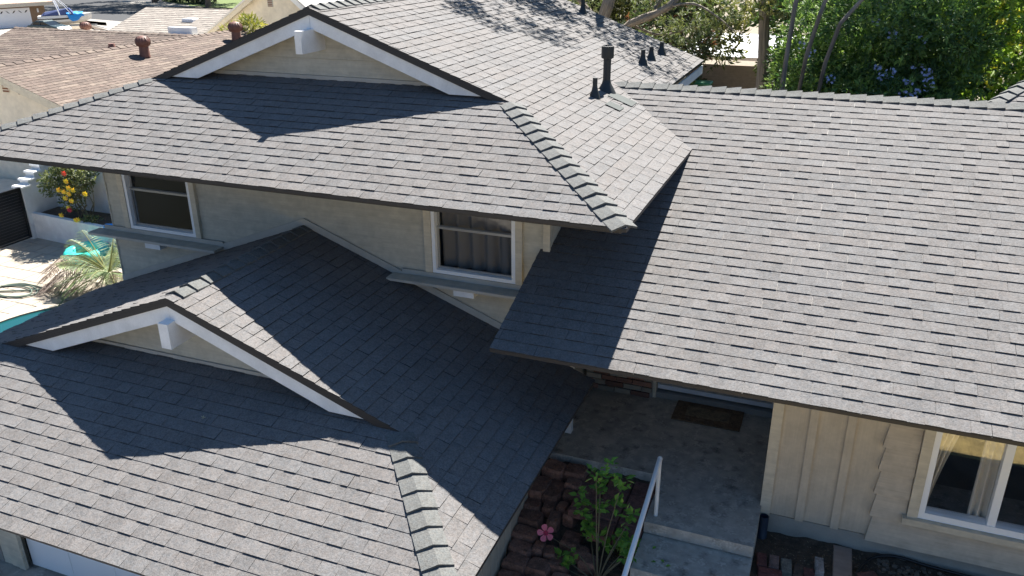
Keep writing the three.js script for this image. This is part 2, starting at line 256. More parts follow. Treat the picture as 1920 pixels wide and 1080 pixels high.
const UR = [[[0, 0], [0, -5.06], [-hU, -5.06], [-hU, -P.dU]], [[-hU, -P.dU], [-hU, -5.06], [P.xr, -5.06], [P.xr, -P.dU]], [[-.86, -5.06], [-.86, P.zb], [P.xr, P.zb], [P.xr, -5.06]]];
const UL = UR.slice(0, 2).map(q => q.map(([x, z]) => [-P.WU - x, z])).concat([[[-P.WU, -5.06], [-P.WU, P.zb], [P.xr, P.zb], [P.xr, -5.06]]]);
const RF = [[[Rf.x, Rf.z], [Rf.x1, Rf.z], [Rf.x1, -3.2], [Rf.x, -3.2]], [[-1.75, -3.2], [Rf.x1, -3.2], [Rf.x1, Rf.zr], [-1.75, Rf.zr]]];
const RB = [[[-1.4, Rf.zr], [Rf.x1, Rf.zr], [Rf.x1, -9.6], [-.9, -9.6], [-.9, -5.2]]];
const GF_ = [[[gxl - (Gg.z - Gg.zk) * 0 - 1.58, Gg.z], [Gg.x + .34, Gg.z], [gxr, Gg.zk], [gxl, Gg.zk]], [[gxl, Gg.zk], [gxr, Gg.zk], [-2.052, .955], [2 * Gg.xr + 2.052, .955]]];
const GR = [[[Gg.x, gz0], [Gg.x, -1.17], [gxr, -1.17], [gxr, Gg.zk]], [[gxr, Gg.zk], [gxr, -1.17], [Gg.xr, -1.17], [Gg.xr, Gg.zk]]];
const GL = GR.map(q => q.map(([x, z]) => [2 * Gg.xr - x, z]));
// roof slabs are the parts, shingles their pieces
const dU = new MB(); deck(dU, UF, yUf, .028); deck(dU, UR, yUr, .03); deck(dU, UL, yUl, .03); const mainRoof = dU.build('main_roof', mt.dripEdge, house);
const dR = new MB(); deck(dR, RF, yR, .034); deck(dR, RB, yRb, .06); const wingRoof = dR.build('wing_roof', mt.dripEdge, house);
const dG = new MB(); deck(dG, GF_, yGf, .012); deck(dG, GR, yGr, .03); deck(dG, GL, yGl, .03); const garageRoof = dG.build('garage_roof', mt.dripEdge, house);
{
  const fs = [
    [mainRoof, roofFace(V(-P.WU, 0, 0), V(1, 0, 0), V(0, P.pf, -1), UF, 3, { tone: shTone })],
    [mainRoof, roofFace(V(0, 0, 0), V(0, 0, -1), V(-1, P.p, 0), UR, 5, { tone: shTone, gap: .006 })],
    [mainRoof, roofFace(V(-P.WU, 0, 0), V(0, 0, -1), V(1, P.p, 0), UL, 6, { tone: shTone }), true],
    [wingRoof, roofFace(V(Rf.x, Rf.h, Rf.z), V(1, 0, 0), V(0, Rf.p, -1), RF, 8, { tone: shTone })],
    [garageRoof, roofFace(V(gxl - 1.58, Gg.hf, Gg.z), V(1, 0, 0), V(0, Gg.pf, -1), GF_, 12, { tone: shTone })],
    [garageRoof, roofFace(V(Gg.x, Gg.h, 0), V(0, 0, -1), V(-1, Gg.p, 0), GR, 14, { tone: shTone, gap: .006 })],
    [garageRoof, roofFace(V(Gg.x - Gg.W, Gg.h, 0), V(0, 0, -1), V(1, Gg.p, 0), GL, 15, { tone: shTone }), true],
  ];
  const fr = new THREE.Frustum().setFromProjectionMatrix(new THREE.Matrix4().multiplyMatrices(camera.projectionMatrix, camera.matrixWorldInverse));
  const all = []; for (const [roof, strips, far] of fs) for (const s of strips) all.push({ roof, ...s, v: !far && fr.containsPoint(s.c) ? s.a / s.c.distanceToSquared(camera.position) : 0 });
  all.sort((a, b) => b.v - a.v);
  all.slice(0, 300).forEach(s => s.mb.build('shingle', mt.shingle, s.roof));
  for (const roof of [mainRoof, wingRoof, garageRoof]) stuff(mergeMB(all.slice(300).filter(s => s.roof === roof).map(s => s.mb)).build('shingle_field', mt.shingle, roof));
}
{
  const R = rng(77);
  const dn = (n, h, s) => { const w = V().crossVectors(h, n); if (w.dot(s) < 0) w.negate(); return w; };
  const nUf = V(0, 1, P.pf), nUr = V(P.p, 1, 0), nUl = V(-P.p, 1, 0), nR = V(0, 1, Rf.p), nRb = V(0, 1, -Rf.p), nGf = V(0, 1, Gg.pf), nGr = V(Gg.p, 1, 0), nGl = V(-Gg.p, 1, 0);
  const row = (A, B, na, sa, nbb, sb, roof, o) => { const h = V().subVectors(B, A); capRow(A, B, dn(na, h, sa), dn(nbb, h, sb), roof, R, capTone, o); };
  row(V(0, 0, 0), V(-hU, yUf(0, -P.dU), -P.dU), nUf, V(-1, 0, 0), nUr, V(0, 0, -1), mainRoof, { name: 'hip_cap' });
  row(V(-P.WU, 0, 0), V(-P.WU + hU, yUf(0, -P.dU), -P.dU), nUf, V(1, 0, 0), nUl, V(0, 0, -1), mainRoof, { name: 'hip_cap' });
  row(V(P.xr, P.ya, -P.dU - .05), V(P.xr, P.ya, P.zb), nUr, V(1, 0, 0), nUl, V(-1, 0, 0), mainRoof, { hw: .13 });
  row(V(Rf.x1, Rf.yr, Rf.zr), V(-1.43, Rf.yr, Rf.zr), nR, V(0, 0, 1), nRb, V(0, 0, -1), wingRoof, { hw: .13 });
  row(V(Gg.x, yGr(Gg.x), gz0), V(gxr, yGf(0, Gg.zk), Gg.zk), nGf, V(-1, 0, 0), nGr, V(0, 0, -1), garageRoof, { name: 'hip_cap' });
  row(V(2 * Gg.xr - Gg.x, yGr(Gg.x), gz0), V(gxl, yGf(0, Gg.zk), Gg.zk), nGf, V(1, 0, 0), nGl, V(0, 0, -1), garageRoof, { name: 'hip_cap' });
  row(V(Gg.xr, Gg.ya, Gg.zk - .1), V(Gg.xr, Gg.ya, -1.19), nGr, V(1, 0, 0), nGl, V(-1, 0, 0), garageRoof, { hw: .12 });
}
// eave fascia boards under the drip edge
{
  const a = new MB(); a.box(-P.WU + .05, -.066, -.09, -.06, -.02, -.05); a.build('fascia_board', mt.dripEdge, house);
  const b = new MB(); b.box(Rf.x + .02, Rf.h - .07, Rf.z - .11, Rf.x1, Rf.h - .0, Rf.z - .075); b.build('fascia_board', mt.dripEdge, house);
  const c = new MB(); c.box(-8.5, Gg.hf - .07, Gg.z - .20, Gg.x, Gg.hf + .02, Gg.z - .16); c.build('fascia_board', mt.dripEdge, house);
  const rk = (xr, ya, pt, z, xe) => { for (const s of [-1, 1]) { const m = new MB(), L = xe; m.prism([V(xr, ya - .036, z), V(xr + s * L, ya - .036 - pt * L, z), V(xr + s * L, ya - .088 - pt * L, z), V(xr, ya - .088, z)], V(0, 0, -.05)); m.build('rake_trim', mt.dripEdge, house); } }; rk(P.xr, P.ya, P.p, -P.dU, P.xr * -1 - hU - .12); rk(Gg.xr, Gg.ya, Gg.p, Gg.zk, gxr - Gg.xr - .12);
  const e = new MB(); e.box(-.89, yUr(-.86, 0) - .24, -9.18, -.865, yUr(-.86, 0) - .09, -5.1); e.build('fascia_board', mt.white, house);
}
// gable ends of the two roofs: boarded wall, barge boards, outlooker beam, flashing
function gable(xr, ya, pitch, zRake, zWall, yBase, yCut, planks, beam, R) {
  const w0 = (ya - .09 - yBase) / pitch, wall = new MB(); wall.prism([V(xr - w0, yBase, zWall - .03), V(xr + w0, yBase, zWall - .03), V(xr, ya - .09, zWall - .03)], V(0, 0, -.05)); const gw = wall.build('gable_wall', mt.siding, house);
  for (let i = 0; i + 1 < planks.length; i++) { const y0 = planks[i], y1 = Math.min(planks[i + 1], ya - .095), a = (ya - .09 - y0) / pitch, b = (ya - .09 - y1) / pitch; const mb = new MB(), z0 = zWall + .002, z1 = zWall - .010; const pts = [V(xr - a, y0 + .003, z0), V(xr + a, y0 + .003, z0), V(xr + b, y1, z1), V(xr - b, y1, z1)]; mb.hexa(pts.map(q => V(q.x, q.y, zWall - .028)), pts); mb.u = mb.u.map(x => x + i * .7); mb.build('siding_board', mt.siding, gw); }
  for (const s of [-1, 1]) { // barge boards with a level cut at the foot
    const t = ya - .088, b = ya - .25, xo = (t - yCut) / pitch, xi = (b - yCut) / pitch; const mb = new MB(); mb.prism([V(xr + s * .002, t, zRake - .015), V(xr + s * xo, yCut, zRake - .015), V(xr + s * xi, yCut, zRake - .015), V(xr + s * .002, b, zRake - .015)], V(0, 0, -.04)); mb.build('barge_board', mt.white, house);
  }
  const B = new MB(); B.box(...beam); B.build('outlooker_beam', mt.white, house);
  const f = new MB(); f.box(xr - w0 + .06, yBase - .02, zWall + .004, xr + w0 - .06, yBase + .05, zWall + .02); f.build('flashing', mt.flash, gw);
}
gable(P.xr, P.ya, P.p, -P.dU, -2.165, .80, .757, [.85, 1.06, 1.33, 1.8], [-4.625, 1.18, -2.2, -4.53, 1.45, -1.66]);
gable(Gg.xr, Gg.ya, Gg.p, Gg.zk, .955, -1.755, -1.795, [-1.705, -1.43, -1.16, -.8], [-4.475, -1.385, .90, -4.35, -1.105, 1.36]);

// walls
function cutWall(mb, x0, x1, y0, y1, z0, z1, holes) { // solid wall with rectangular openings
  const xs = [...new Set([x0, x1, ...holes.flatMap(h => [h[0], h[1]])])].sort((a, b) => a - b); 
  for (let i = 0; i + 1 < xs.length; i++) { const hs = holes.filter(h => h[0] <= xs[i] + 1e-6 && h[1] >= xs[i + 1] - 1e-6).sort((a, b) => a[2] - b[2]); let y = y0; for (const h of hs) { if (h[2] > y) mb.box(xs[i], y, z0, xs[i + 1], h[2], z1); y = h[3]; } if (y < y1) mb.box(xs[i], y, z0, xs[i + 1], y1, z1); }
}
function boards(parent, mat, x0, x1, y0, y1, zf, H, holes, out = .014, R = rng(5)) { // lapped horizontal boards, each its own piece
  for (let y = y0; y < y1 - .02; y += H) { const t = Math.min(y + H + .012, y1); let spans = [[x0, x1]];
    for (const h of holes) if (h[2] < t - .03 && h[3] > y + .03) spans = spans.flatMap(([a, b]) => h[1] <= a || h[0] >= b ? [[a, b]] : [[a, h[0]], [h[1], b]].filter(q => q[1] - q[0] > .02));
    for (const [a, b] of spans) { const cuts = b - a > 4.5 ? [a, a + (b - a) * (.35 + R() * .3), b] : [a, b]; for (let i = 0; i + 1 < cuts.length; i++) { const mb = new MB(); mb.hexa([V(cuts[i], y, zf - .03), V(cuts[i + 1] - .003, y, zf - .03), V(cuts[i + 1] - .003, y, zf + out), V(cuts[i], y, zf + out)], [V(cuts[i], t, zf - .03), V(cuts[i + 1] - .003, t, zf - .03), V(cuts[i + 1] - .003, t, zf), V(cuts[i], t, zf)]); const o = R() * 9; mb.u = mb.u.map(q => q + o); mb.build('siding_board', mat, parent); } } }
}
const WL = [-7.30, -6.165, -1.225, -.10], WR = [-2.615, -1.552, -1.225, -.10];
{
  const zU = -1.195, w = new MB(); cutWall(w, -7.66, -1.15, -4.45, .36, zU - .12, zU - .032, [WL, WR]);
  w.box(-7.66, -4.45, -9.0, -7.54, .30, zU - .13); w.box(-1.27, -4.45, -9.0, -1.15, .28, zU - .13); w.box(-7.66, -4.45, -9.1, -1.15, .3, -9.02);
  const uw = w.build('upper_wall', mt.siding, house); boards(uw, mt.siding, -7.66, -1.15, -3.06, .34, zU, .305, [WL, WR], .010);
  const ob = [];
  // corner board
  const cb = new MB(); cb.box(-7.672, -3.3, zU - .06, -7.655, .33, zU + .016); cb.build('corner_board', mt.siding, house);
  const cr = new MB(); cr.box(-1.22, -1.0, zU, -1.14, .36, zU + .035); cr.build('corner_board', mt.trim, house);
}
function hungWindow([x0, x1, y0, y1], zf, label, curtain) {
  const f = new MB(), t = .045, z0 = zf - .09, z1 = zf + .035;
  f.box(x0, y0, z0, x1, y0 + t, z1); f.box(x0, y1 - t, z0, x1, y1, z1); f.box(x0, y0 + t, z0, x0 + t, y1 - t, z1); f.box(x1 - t, y0 + t, z0, x1, y1 - t, z1);
  const w = f.build('window', mt.vinyl, house); w.userData.label = label;
  const ym = (y0 + y1) / 2, a = x0 + t, b = x1 - t;
  const s = new MB(); for (const [ya, yb, zz] of [[y0 + t, ym + .012, zf - .02], [ym - .012, y1 - t, zf - .045]]) { s.box(a, ya, zz - .02, b, ya + .03, zz); s.box(a, yb - .03, zz - .02, b, yb, zz); s.box(a, ya + .03, zz - .02, a + .028, yb - .03, zz); s.box(b - .028, ya + .03, zz - .02, b, yb - .03, zz); } s.build('sash', mt.alum, w);
  for (const [ya, yb, zz] of [[y0 + t + .03, ym - .018, zf - .03], [ym + .018, y1 - t - .03, zf - .055]]) { const p = new MB(); p.poly([V(a + .028, ya, zz), V(b - .028, ya, zz), V(b - .028, yb, zz), V(a + .028, yb, zz)]); p.build('pane', mt.glass, w); }
  const r = new MB(); const d = 1.6, zi = zf - .14; r.box(x0 - .2, y0 - .7, zi - d - .05, x1 + .2, y1 + .1, zi - d); r.box(x0 - .25, y0 - .7, zi - d, x0 - .2, y1 + .1, zi); r.box(x1 + .2, y0 - .7, zi - d, x1 + .25, y1 + .1, zi); r.box(x0 - .2, y0 - .75, zi - d, x1 + .2, y0 - .7, zi); r.box(x0 - .2, y1 + .1, zi - d, x1 + .2, y1 + .15, zi); r.build('room', mt.room, w);
  if (curtain) drape(a, b, y0 + .02, y1, zf - .17, curtain, w, 5);
  // beige casing
  for (const [p, q] of [[x0 - .095, x0 - .004], [x1 + .004, x1 + .085]]) { const c = new MB(); c.box(p, y0, zf - .01, q, y1 + .05, zf + .045); c.build('casing', mt.trim, w); }
}
function drape(x0, x1, y0, y1, z, mat, parent, folds, tie) { // a hanging curtain with folds, optionally drawn aside
  const nx = 60, ny = 16, pos = [], idx = [];
  for (let j = 0; j <= ny; j++) for (let i = 0; i <= nx; i++) { const u = i / nx, v = j / ny; let x = x0 + (x1 - x0) * u; if (tie) { const k = .25 + .75 * Math.pow(v, 1.4); x = tie < 0 ? x0 + (x - x0) * k : x1 - (x1 - x) * k; } pos.push(x, y0 + (y1 - y0) * v, z + Math.sin(u * folds * Math.PI * 2 + v * .8) * .035 + Math.sin(u * folds * 13.1) * .008); }
  for (let j = 0; j < ny; j++) for (let i = 0; i < nx; i++) { const a = j * (nx + 1) + i; idx.push(a, a + 1, a + nx + 2, a, a + nx + 2, a + nx + 1); }
  const g = new THREE.BufferGeometry(); g.setAttribute('position', new THREE.Float32BufferAttribute(pos, 3)); g.setIndex(idx); g.computeVertexNormals(); const m = new THREE.Mesh(g, mat); m.name = 'curtain'; m.castShadow = m.receiveShadow = true; parent.add(m);
}
hungWindow(WL, -1.185, 'window with dark bare panes over the left shelf'); hungWindow(WR, -1.185, 'window with drawn curtains over the right shelf', mt.room);
for (const [x0, x1, bx] of [[-7.93, -5.74, -6.95], [-3.16, -1.2, -2.28]]) { // shelf under each window, on a block
  const s = new MB(); s.box(x0, -1.333, -1.18, x1, -1.30, -.985); const sh = s.build('window_shelf', mt.shelf, house);
  const e = new MB(); e.box(x0, -1.336, -.982, x1, -1.302, -.968); e.build('edge_board', mt.flash, sh);
  const k = new MB(); k.box(bx, -1.42, -1.18, bx + .26, -1.337, -1.0); k.build('bracket', mt.white, sh);
  const a = new MB(); a.box(x0 + .12, -1.296, -1.175, x1, -1.235, -1.155); a.build('apron', mt.flash, sh);
}
// step flashing where the garage roof meets the wall
for (const s of [-1, 1]) { const mb = new MB(), L = 3.25, y0 = Gg.ya + .02; mb.prism([V(Gg.xr, y0 - .01, -1.172), V(Gg.xr + s * L, y0 - .01 - Gg.p * L, -1.172), V(Gg.xr + s * L, y0 + .075 - Gg.p * L, -1.172), V(Gg.xr, y0 + .085, -1.172)], V(0, 0, .016)); mb.build('flashing', mt.flash, house); }
// garage walls and door
{
  const w = new MB(); w.box(-7.9, -4.45, 1.9, -6.62, -2.2, 2.0); w.box(-2.2, -4.45, 1.9, -1.1, -2.2, 2.0); w.box(-6.62, -2.3, 1.9, -2.2, -2.2, 2.0); w.box(-1.2, -4.45, -1.1, -1.1, -2.26, 1.89); w.box(-7.9, -4.45, -1.1, -7.8, -2.2, 1.89); const gw = w.build('garage_wall', mt.sidingV, house);
  for (let z = -1.0; z < 1.9; z += .2) { const b = new MB(); b.box(-1.098, -4.4, z, -1.085, -2.2, z + .19); b.build('siding_board', mt.sidingV, gw); }
  for (const [a, b, z] of [[-6.62, -6.52, 2.05], [-2.3, -2.2, 2.05], [-6.74, -6.625, 2.04], [-6.88, -6.745, 2.03]]) { const j = new MB(); j.box(a, -4.37, 2.003, b, -2.28, z); j.build('door_jamb', mt.trim, house); }
  const d = new MB(); d.box(-6.52, -4.36, 1.915, -2.3, -2.3, 1.93); const gd = d.build('garage_door', mt.white, house);
  for (let k = 0; k < 4; k++) { const p = new MB(); p.box(-6.515, -4.355 + k * .515, 1.931, -2.305, -3.85 + k * .515, 1.95); p.build('door_panel', mt.vinyl, gd); for (let q = 0; q < 6; q++) { const r = new MB(); r.box(-6.42 + q * .69, -4.28 + k * .515, 1.951, -5.85 + q * .69, -3.93 + k * .515, 1.957); r.build('raised_panel', mt.vinyl, gd); } }
  const R = rng(31), bm = new MB(); bm.box(-7.6, -4.37, 2.002, -6.89, -2.4, 2.03); const bw = bm.build('brick_veneer', mt.mortar, house);
  for (let r = 0; r < 12; r++) for (let c = 0; c < 4; c++) { const b = new MB(), x = -7.0 - c * .21 - (r % 2) * .1, y = -4.36 + r * .075; const k = .7 + R() * .6; b.box(x - .195 + (R() - .5) * .02, y, 2.031, x, y + .062, 2.05 + R() * .01, R() < .3 ? [.3 * k, .25 * k, .2 * k] : [.24 * k, .10 * k, .07 * k]); b.build('brick', mt.brick, bw); }
}
// right wing walls: board and batten, lapped bay, foundation
const WB = [2.985, 5.9, -3.0, -1.62];
{
  const z = -.87, w = new MB(); w.box(1.47, -3.41, z - .13, 2.53, -.97, z - .02); cutWall(w, 2.53, 8.5, -3.41, -.97, z - .13, z - .02, [WB]); w.box(1.47, -3.41, -2.9, 1.58, -.9, z - .13); w.box(-1.14, -3.4, -3.0, 8.5, -.35, -2.9); w.box(8.4, -3.8, -9, 8.5, -.5, z - .13);
  const rw = w.build('front_wall', mt.sidingV, house);
  for (const [a, b] of [[1.585, 1.83], [1.912, 2.19], [2.272, 2.53]]) { const p = new MB(); p.box(a - .045, -3.395, z - .018, b + .045, -.97, z); const o = a * 3; p.u = p.u.map(q => q + o); p.build('wall_panel', mt.sidingV, rw); }
  for (const x of [1.83, 2.19]) { const b = new MB(); b.box(x, -3.392, z + .001, x + .082, -.97, z + .034); b.build('batten', mt.sidingV, rw); }
  const c = new MB(); c.box(1.455, -3.42, z - .05, 1.565, -.97, z + .03); c.build('corner_board', mt.trim, house);
  // lapped boards of the window bay, each proud at its foot
  const ys = [-3.42, -3.10, -2.82, -2.54, -2.26, -1.985, -1.71, -1.43, -1.15]; const hs = [[WB[0] - .105, WB[1] + .1, WB[2] - .05, WB[3] + .05]];
  for (let i = 0; i + 1 < ys.length; i++) { const spans = ys[i + 1] - .02 > hs[0][2] && ys[i] < hs[0][3] ? [[2.555, hs[0][0]], [hs[0][1], 8.4]] : [[2.555, 8.4]];
    for (const [a, b] of spans) { const m = new MB(), lx = .03; m.hexa([V(a - .012, ys[i], z - .02), V(b, ys[i], z - .02), V(b, ys[i], z + .068), V(a - .012, ys[i], z + .068)], [V(a + lx, ys[i + 1] + .015, z - .02), V(b, ys[i + 1] + .015, z - .02), V(b, ys[i + 1] + .015, z + .012), V(a + lx, ys[i + 1] + .015, z + .012)]); const o = i * 1.3; m.u = m.u.map(q => q + o); m.build('lap_board', mt.lap, rw); } }
  const f = new MB(); f.box(1.47, -3.95, z - .13, 8.5, -3.412, z - .012); f.build('foundation', mt.found, house);
  // sliding window
  const [x0, x1, y0, y1] = WB, F = new MB(), t = .075, za = z - .06, zb = z + .075; F.box(x0, y0, za, x1, y0 + t, zb); F.box(x0, y1 - t, za, x1, y1, zb); F.box(x0, y0 + t, za, x0 + .055, y1 - t, zb); F.box(x1 - .055, y0 + t, za, x1, y1 - t, zb); F.box(3.60, y0 + t, za + .02, 3.675, y1 - t, zb - .01); F.box(4.9, y0 + t, za + .02, 4.97, y1 - t, zb - .01);
  const wn = F.build('window', mt.vinyl, house); wn.userData.label = 'wide white sliding window with curtains';
  for (const [a, b] of [[x0 + .055, 3.60], [3.675, 4.9], [4.97, x1 - .055]]) { const p = new MB(); p.box(a, y0 + t, z + .018, b, y1 - t, z + .022); p.build('pane', mt.glassBright, wn); }
  const cs = new MB(); cs.box(x0 - .1, y0 - .02, z + .0, x0 - .003, y1 + .1, z + .09); cs.build('casing', mt.trim, wn);
  const sl = new MB(); sl.box(x0 - .14, y0 - .075, z, x1 + .1, y0 - .004, z + .13); sl.build('sill', mt.trim, wn);
  const r = new MB(), d = 2.0, zi = z - .14; r.box(x0 - .6, -3.5, zi - d - .05, x1 + .3, -1.3, zi - d); r.box(x0 - .65, -3.5, zi - d, x0 - .6, -1.3, zi); r.box(x1 + .3, -3.5, zi - d, x1 + .35, -1.3, zi); r.box(x0 - .6, -1.3, zi - d, x1 + .3, -1.25, zi); r.build('room', mt.room, wn);
  const is = new MB(); is.box(x0, y0 - .03, z - .62, x1, y0 + .0, z - .065); is.build('inner_sill', mt.concPale, wn); const rf = new MB(); rf.box(x0 - .6, -3.56, zi - d, x1 + .3, -3.5, zi); rf.build('room_floor', mt.floorIn, wn);
  drape(x0 + .0, x0 + .33, y0 + .03, y1, z - .09, mt.curtainPale, wn, 4, -1); drape(3.44, 3.66, y0 + .03, y1, z - .09, mt.curtainPale, wn, 3); drape(4.2, 4.5, y0 + .03, y1, z - .13, mt.curtainPale, wn, 4);
}
// porch: brick pier, entry door, soffit trim
{
  const R = rng(9), m = new MB(); m.box(-1.1, -3.3, -2.9, -.17, -1.1, -2.70); const bw = m.build('brick_pier', mt.mortar, house);
  for (let r = 0; r < 15; r++) { let x = -1.095 + (r % 2) * -.0; const y = -3.29 + r * .082; let first = r % 2; while (x < -.2) { let w = first ? .1 : .15 + R() * .12; first = 0; w = Math.min(w, -.172 - x); if (w < .03) break; const b = new MB(), k = .7 + R() * .7; b.box(x + .004, y, -2.70, x + w - .006, y + .068, -2.67 + R() * .014, R() < .35 ? [.30 * k, .26 * k, .21 * k] : R() < .5 ? [.20 * k, .11 * k, .085 * k] : [.27 * k, .14 * k, .10 * k]); b.build('brick', mt.brick, bw); x += w; } }
  const d = new MB(); d.box(-.12, -3.2, -2.86, 1.40, -1.2, -2.82); const dr = d.build('entry_door', mt.metalRoof, house);
  for (const [a, b] of [[-.08, .60], [.66, 1.36]]) { const p = new MB(); p.box(a, -2.86, -2.82, b, -1.25, -2.80); p.build('door_panel', mt.vinyl, dr); }
  const th = new MB(); th.box(-.15, -3.3, -2.88, 1.42, -3.22, -2.74); th.build('threshold', mt.alum, dr); const r2 = new MB(); r2.box(-.10, -3.12, -2.82, 1.38, -2.98, -2.79); r2.build('kick_plate', mt.alum, dr);
  for (const [p, q] of [[-.17, -.125], [1.405, 1.46]]) { const jb = new MB(); jb.box(p, -3.3, -2.86, q, -1.2, -2.72); jb.build('door_jamb', mt.trim, dr); }
  const bm = new MB(); bm.box(1.36, -1.62, -.95, 1.452, -1.50, -.80); bm.build('beam_end', mt.trim, house);
  const ps = new MB(); ps.box(-1.02, -3.3, -1.55, -.93, -1.5, -1.46); ps.build('porch_post', mt.white, house);
  const ds = new MB(); ds.tube([V(1.52, -3.38, -.78), V(1.52, -3.55, -.77), V(1.53, -3.76, -.68)], .048, 10, 8); ds.build('drain_pipe', mt.navy, house);
}
// vents on the upper right slope
{
  const vent = (x, z, h, r, cap) => { const y = yUr(x, z), mb = new MB(); mb.geo(new THREE.CylinderGeometry(r, r, h, 16), new THREE.Matrix4().makeTranslation(x, y + h / 2, z)); const v = mb.build('vent_pipe', mt.pipe, house);
    const b = new MB(); const pts = [[r * 2.6, -.05], [r * 1.95, .02], [r * 1.3, .075], [r * 1.08, .115], [r * 1.02, .13]].map(q => new THREE.Vector2(q[0], q[1])); b.geo(new THREE.LatheGeometry(pts, 18), new THREE.Matrix4().makeTranslation(x, y + .02, z)); b.build('boot', mt.pipe, v);
    if (cap) { const c = new MB(); const q = [[r * 1.02, -.02], [r * 1.62, 0], [r * 1.62, .15], [r * 1.4, .155], [r * 1.35, .10], [.001, .09]].map(q => new THREE.Vector2(q[0], q[1])); c.geo(new THREE.LatheGeometry(q, 18), new THREE.Matrix4().makeTranslation(x, y + h - .05, z)); c.build('cap', mt.pipe, v); } };
  vent(-1.39, -3.66, .255, .032); vent(-1.38, -4.2, .50, .053, true); vent(-1.46, -6.7, .235, .036); vent(-1.46, -7.32, .21, .036); vent(-1.45, -8.1, .215, .036); vent(-3.1, -8.65, .5, .036);
  const n = V(P.p, 1, 0).normalize();
  for (const [x, z, w, l] of [[-1.12, -4.10, .34, .30], [-1.1, -3.62, .20, .22]]) { const mb = new MB(), q = [[x - w / 2, z - l / 2], [x + w / 2, z - l / 2], [x + w / 2, z + l / 2], [x - w / 2, z + l / 2]].map(([a, b]) => V(a, yUr(a, b) + .016, b)); mb.prism(q, n.clone().multiplyScalar(.004)); mb.build('flashing', mt.ventFlash, house); }
}

// ------------------------------------------------------------------ foliage
function leafQuad(mb, c, dir, up, L, W, col, R) { // a folded leaf: two triangles each side of the midrib
  const d = dir.clone().normalize(), s = V().crossVectors(d, up); if (s.lengthSq() < 1e-4) s.set(1, 0, 0); s.normalize(); const n = V().crossVectors(s, d);
  const a = c, t = c.clone().addScaledVector(d, L), m = c.clone().addScaledVector(d, L * .45), l = m.clone().addScaledVector(s, W / 2).addScaledVector(n, W * .18), r = m.clone().addScaledVector(s, -W / 2).addScaledVector(n, W * .18);
  mb.tri(a, r, t, col); mb.tri(a, t, l, col);
}
const rdir = R => { const z = R() * 2 - 1, a = R() * Math.PI * 2, q = Math.sqrt(1 - z * z); return V(q * Math.cos(a), z, q * Math.sin(a)); };
// leaves gathered in tufts; tufts sit near the surface of several overlapping clumps
function crown(mb, clumps, o, R) {
  for (const [cx, cy, cz, rx, ry, rz, n] of clumps) for (let i = 0; i < n; i++) {
    const d = rdir(R), k = Math.pow(R(), o.fill ?? .45), c = V(cx + d.x * rx * k, cy + d.y * ry * k, cz + d.z * rz * k);
    const out = V(d.x, d.y * .8 + .35, d.z).normalize(), col0 = o.col(R, d.y * k), m = o.per ?? 7, L = o.L * (.7 + R() * .6);
    for (let j = 0; j < m; j++) { const q = rdir(R).multiplyScalar(o.spread ?? .9).add(out); if (o.droop) q.y -= o.droop; const kk = .82 + R() * .36; leafQuad(mb, c.clone().addScaledVector(rdir(R), L * (o.loose ?? .25)), q, rdir(R), L, L * (o.asp ?? .34), [col0[0] * kk, col0[1] * kk, col0[2] * kk], R); }
  }
}
const mixC = (a, b, t) => a.map((x, i) => x + (b[i] - x) * t);

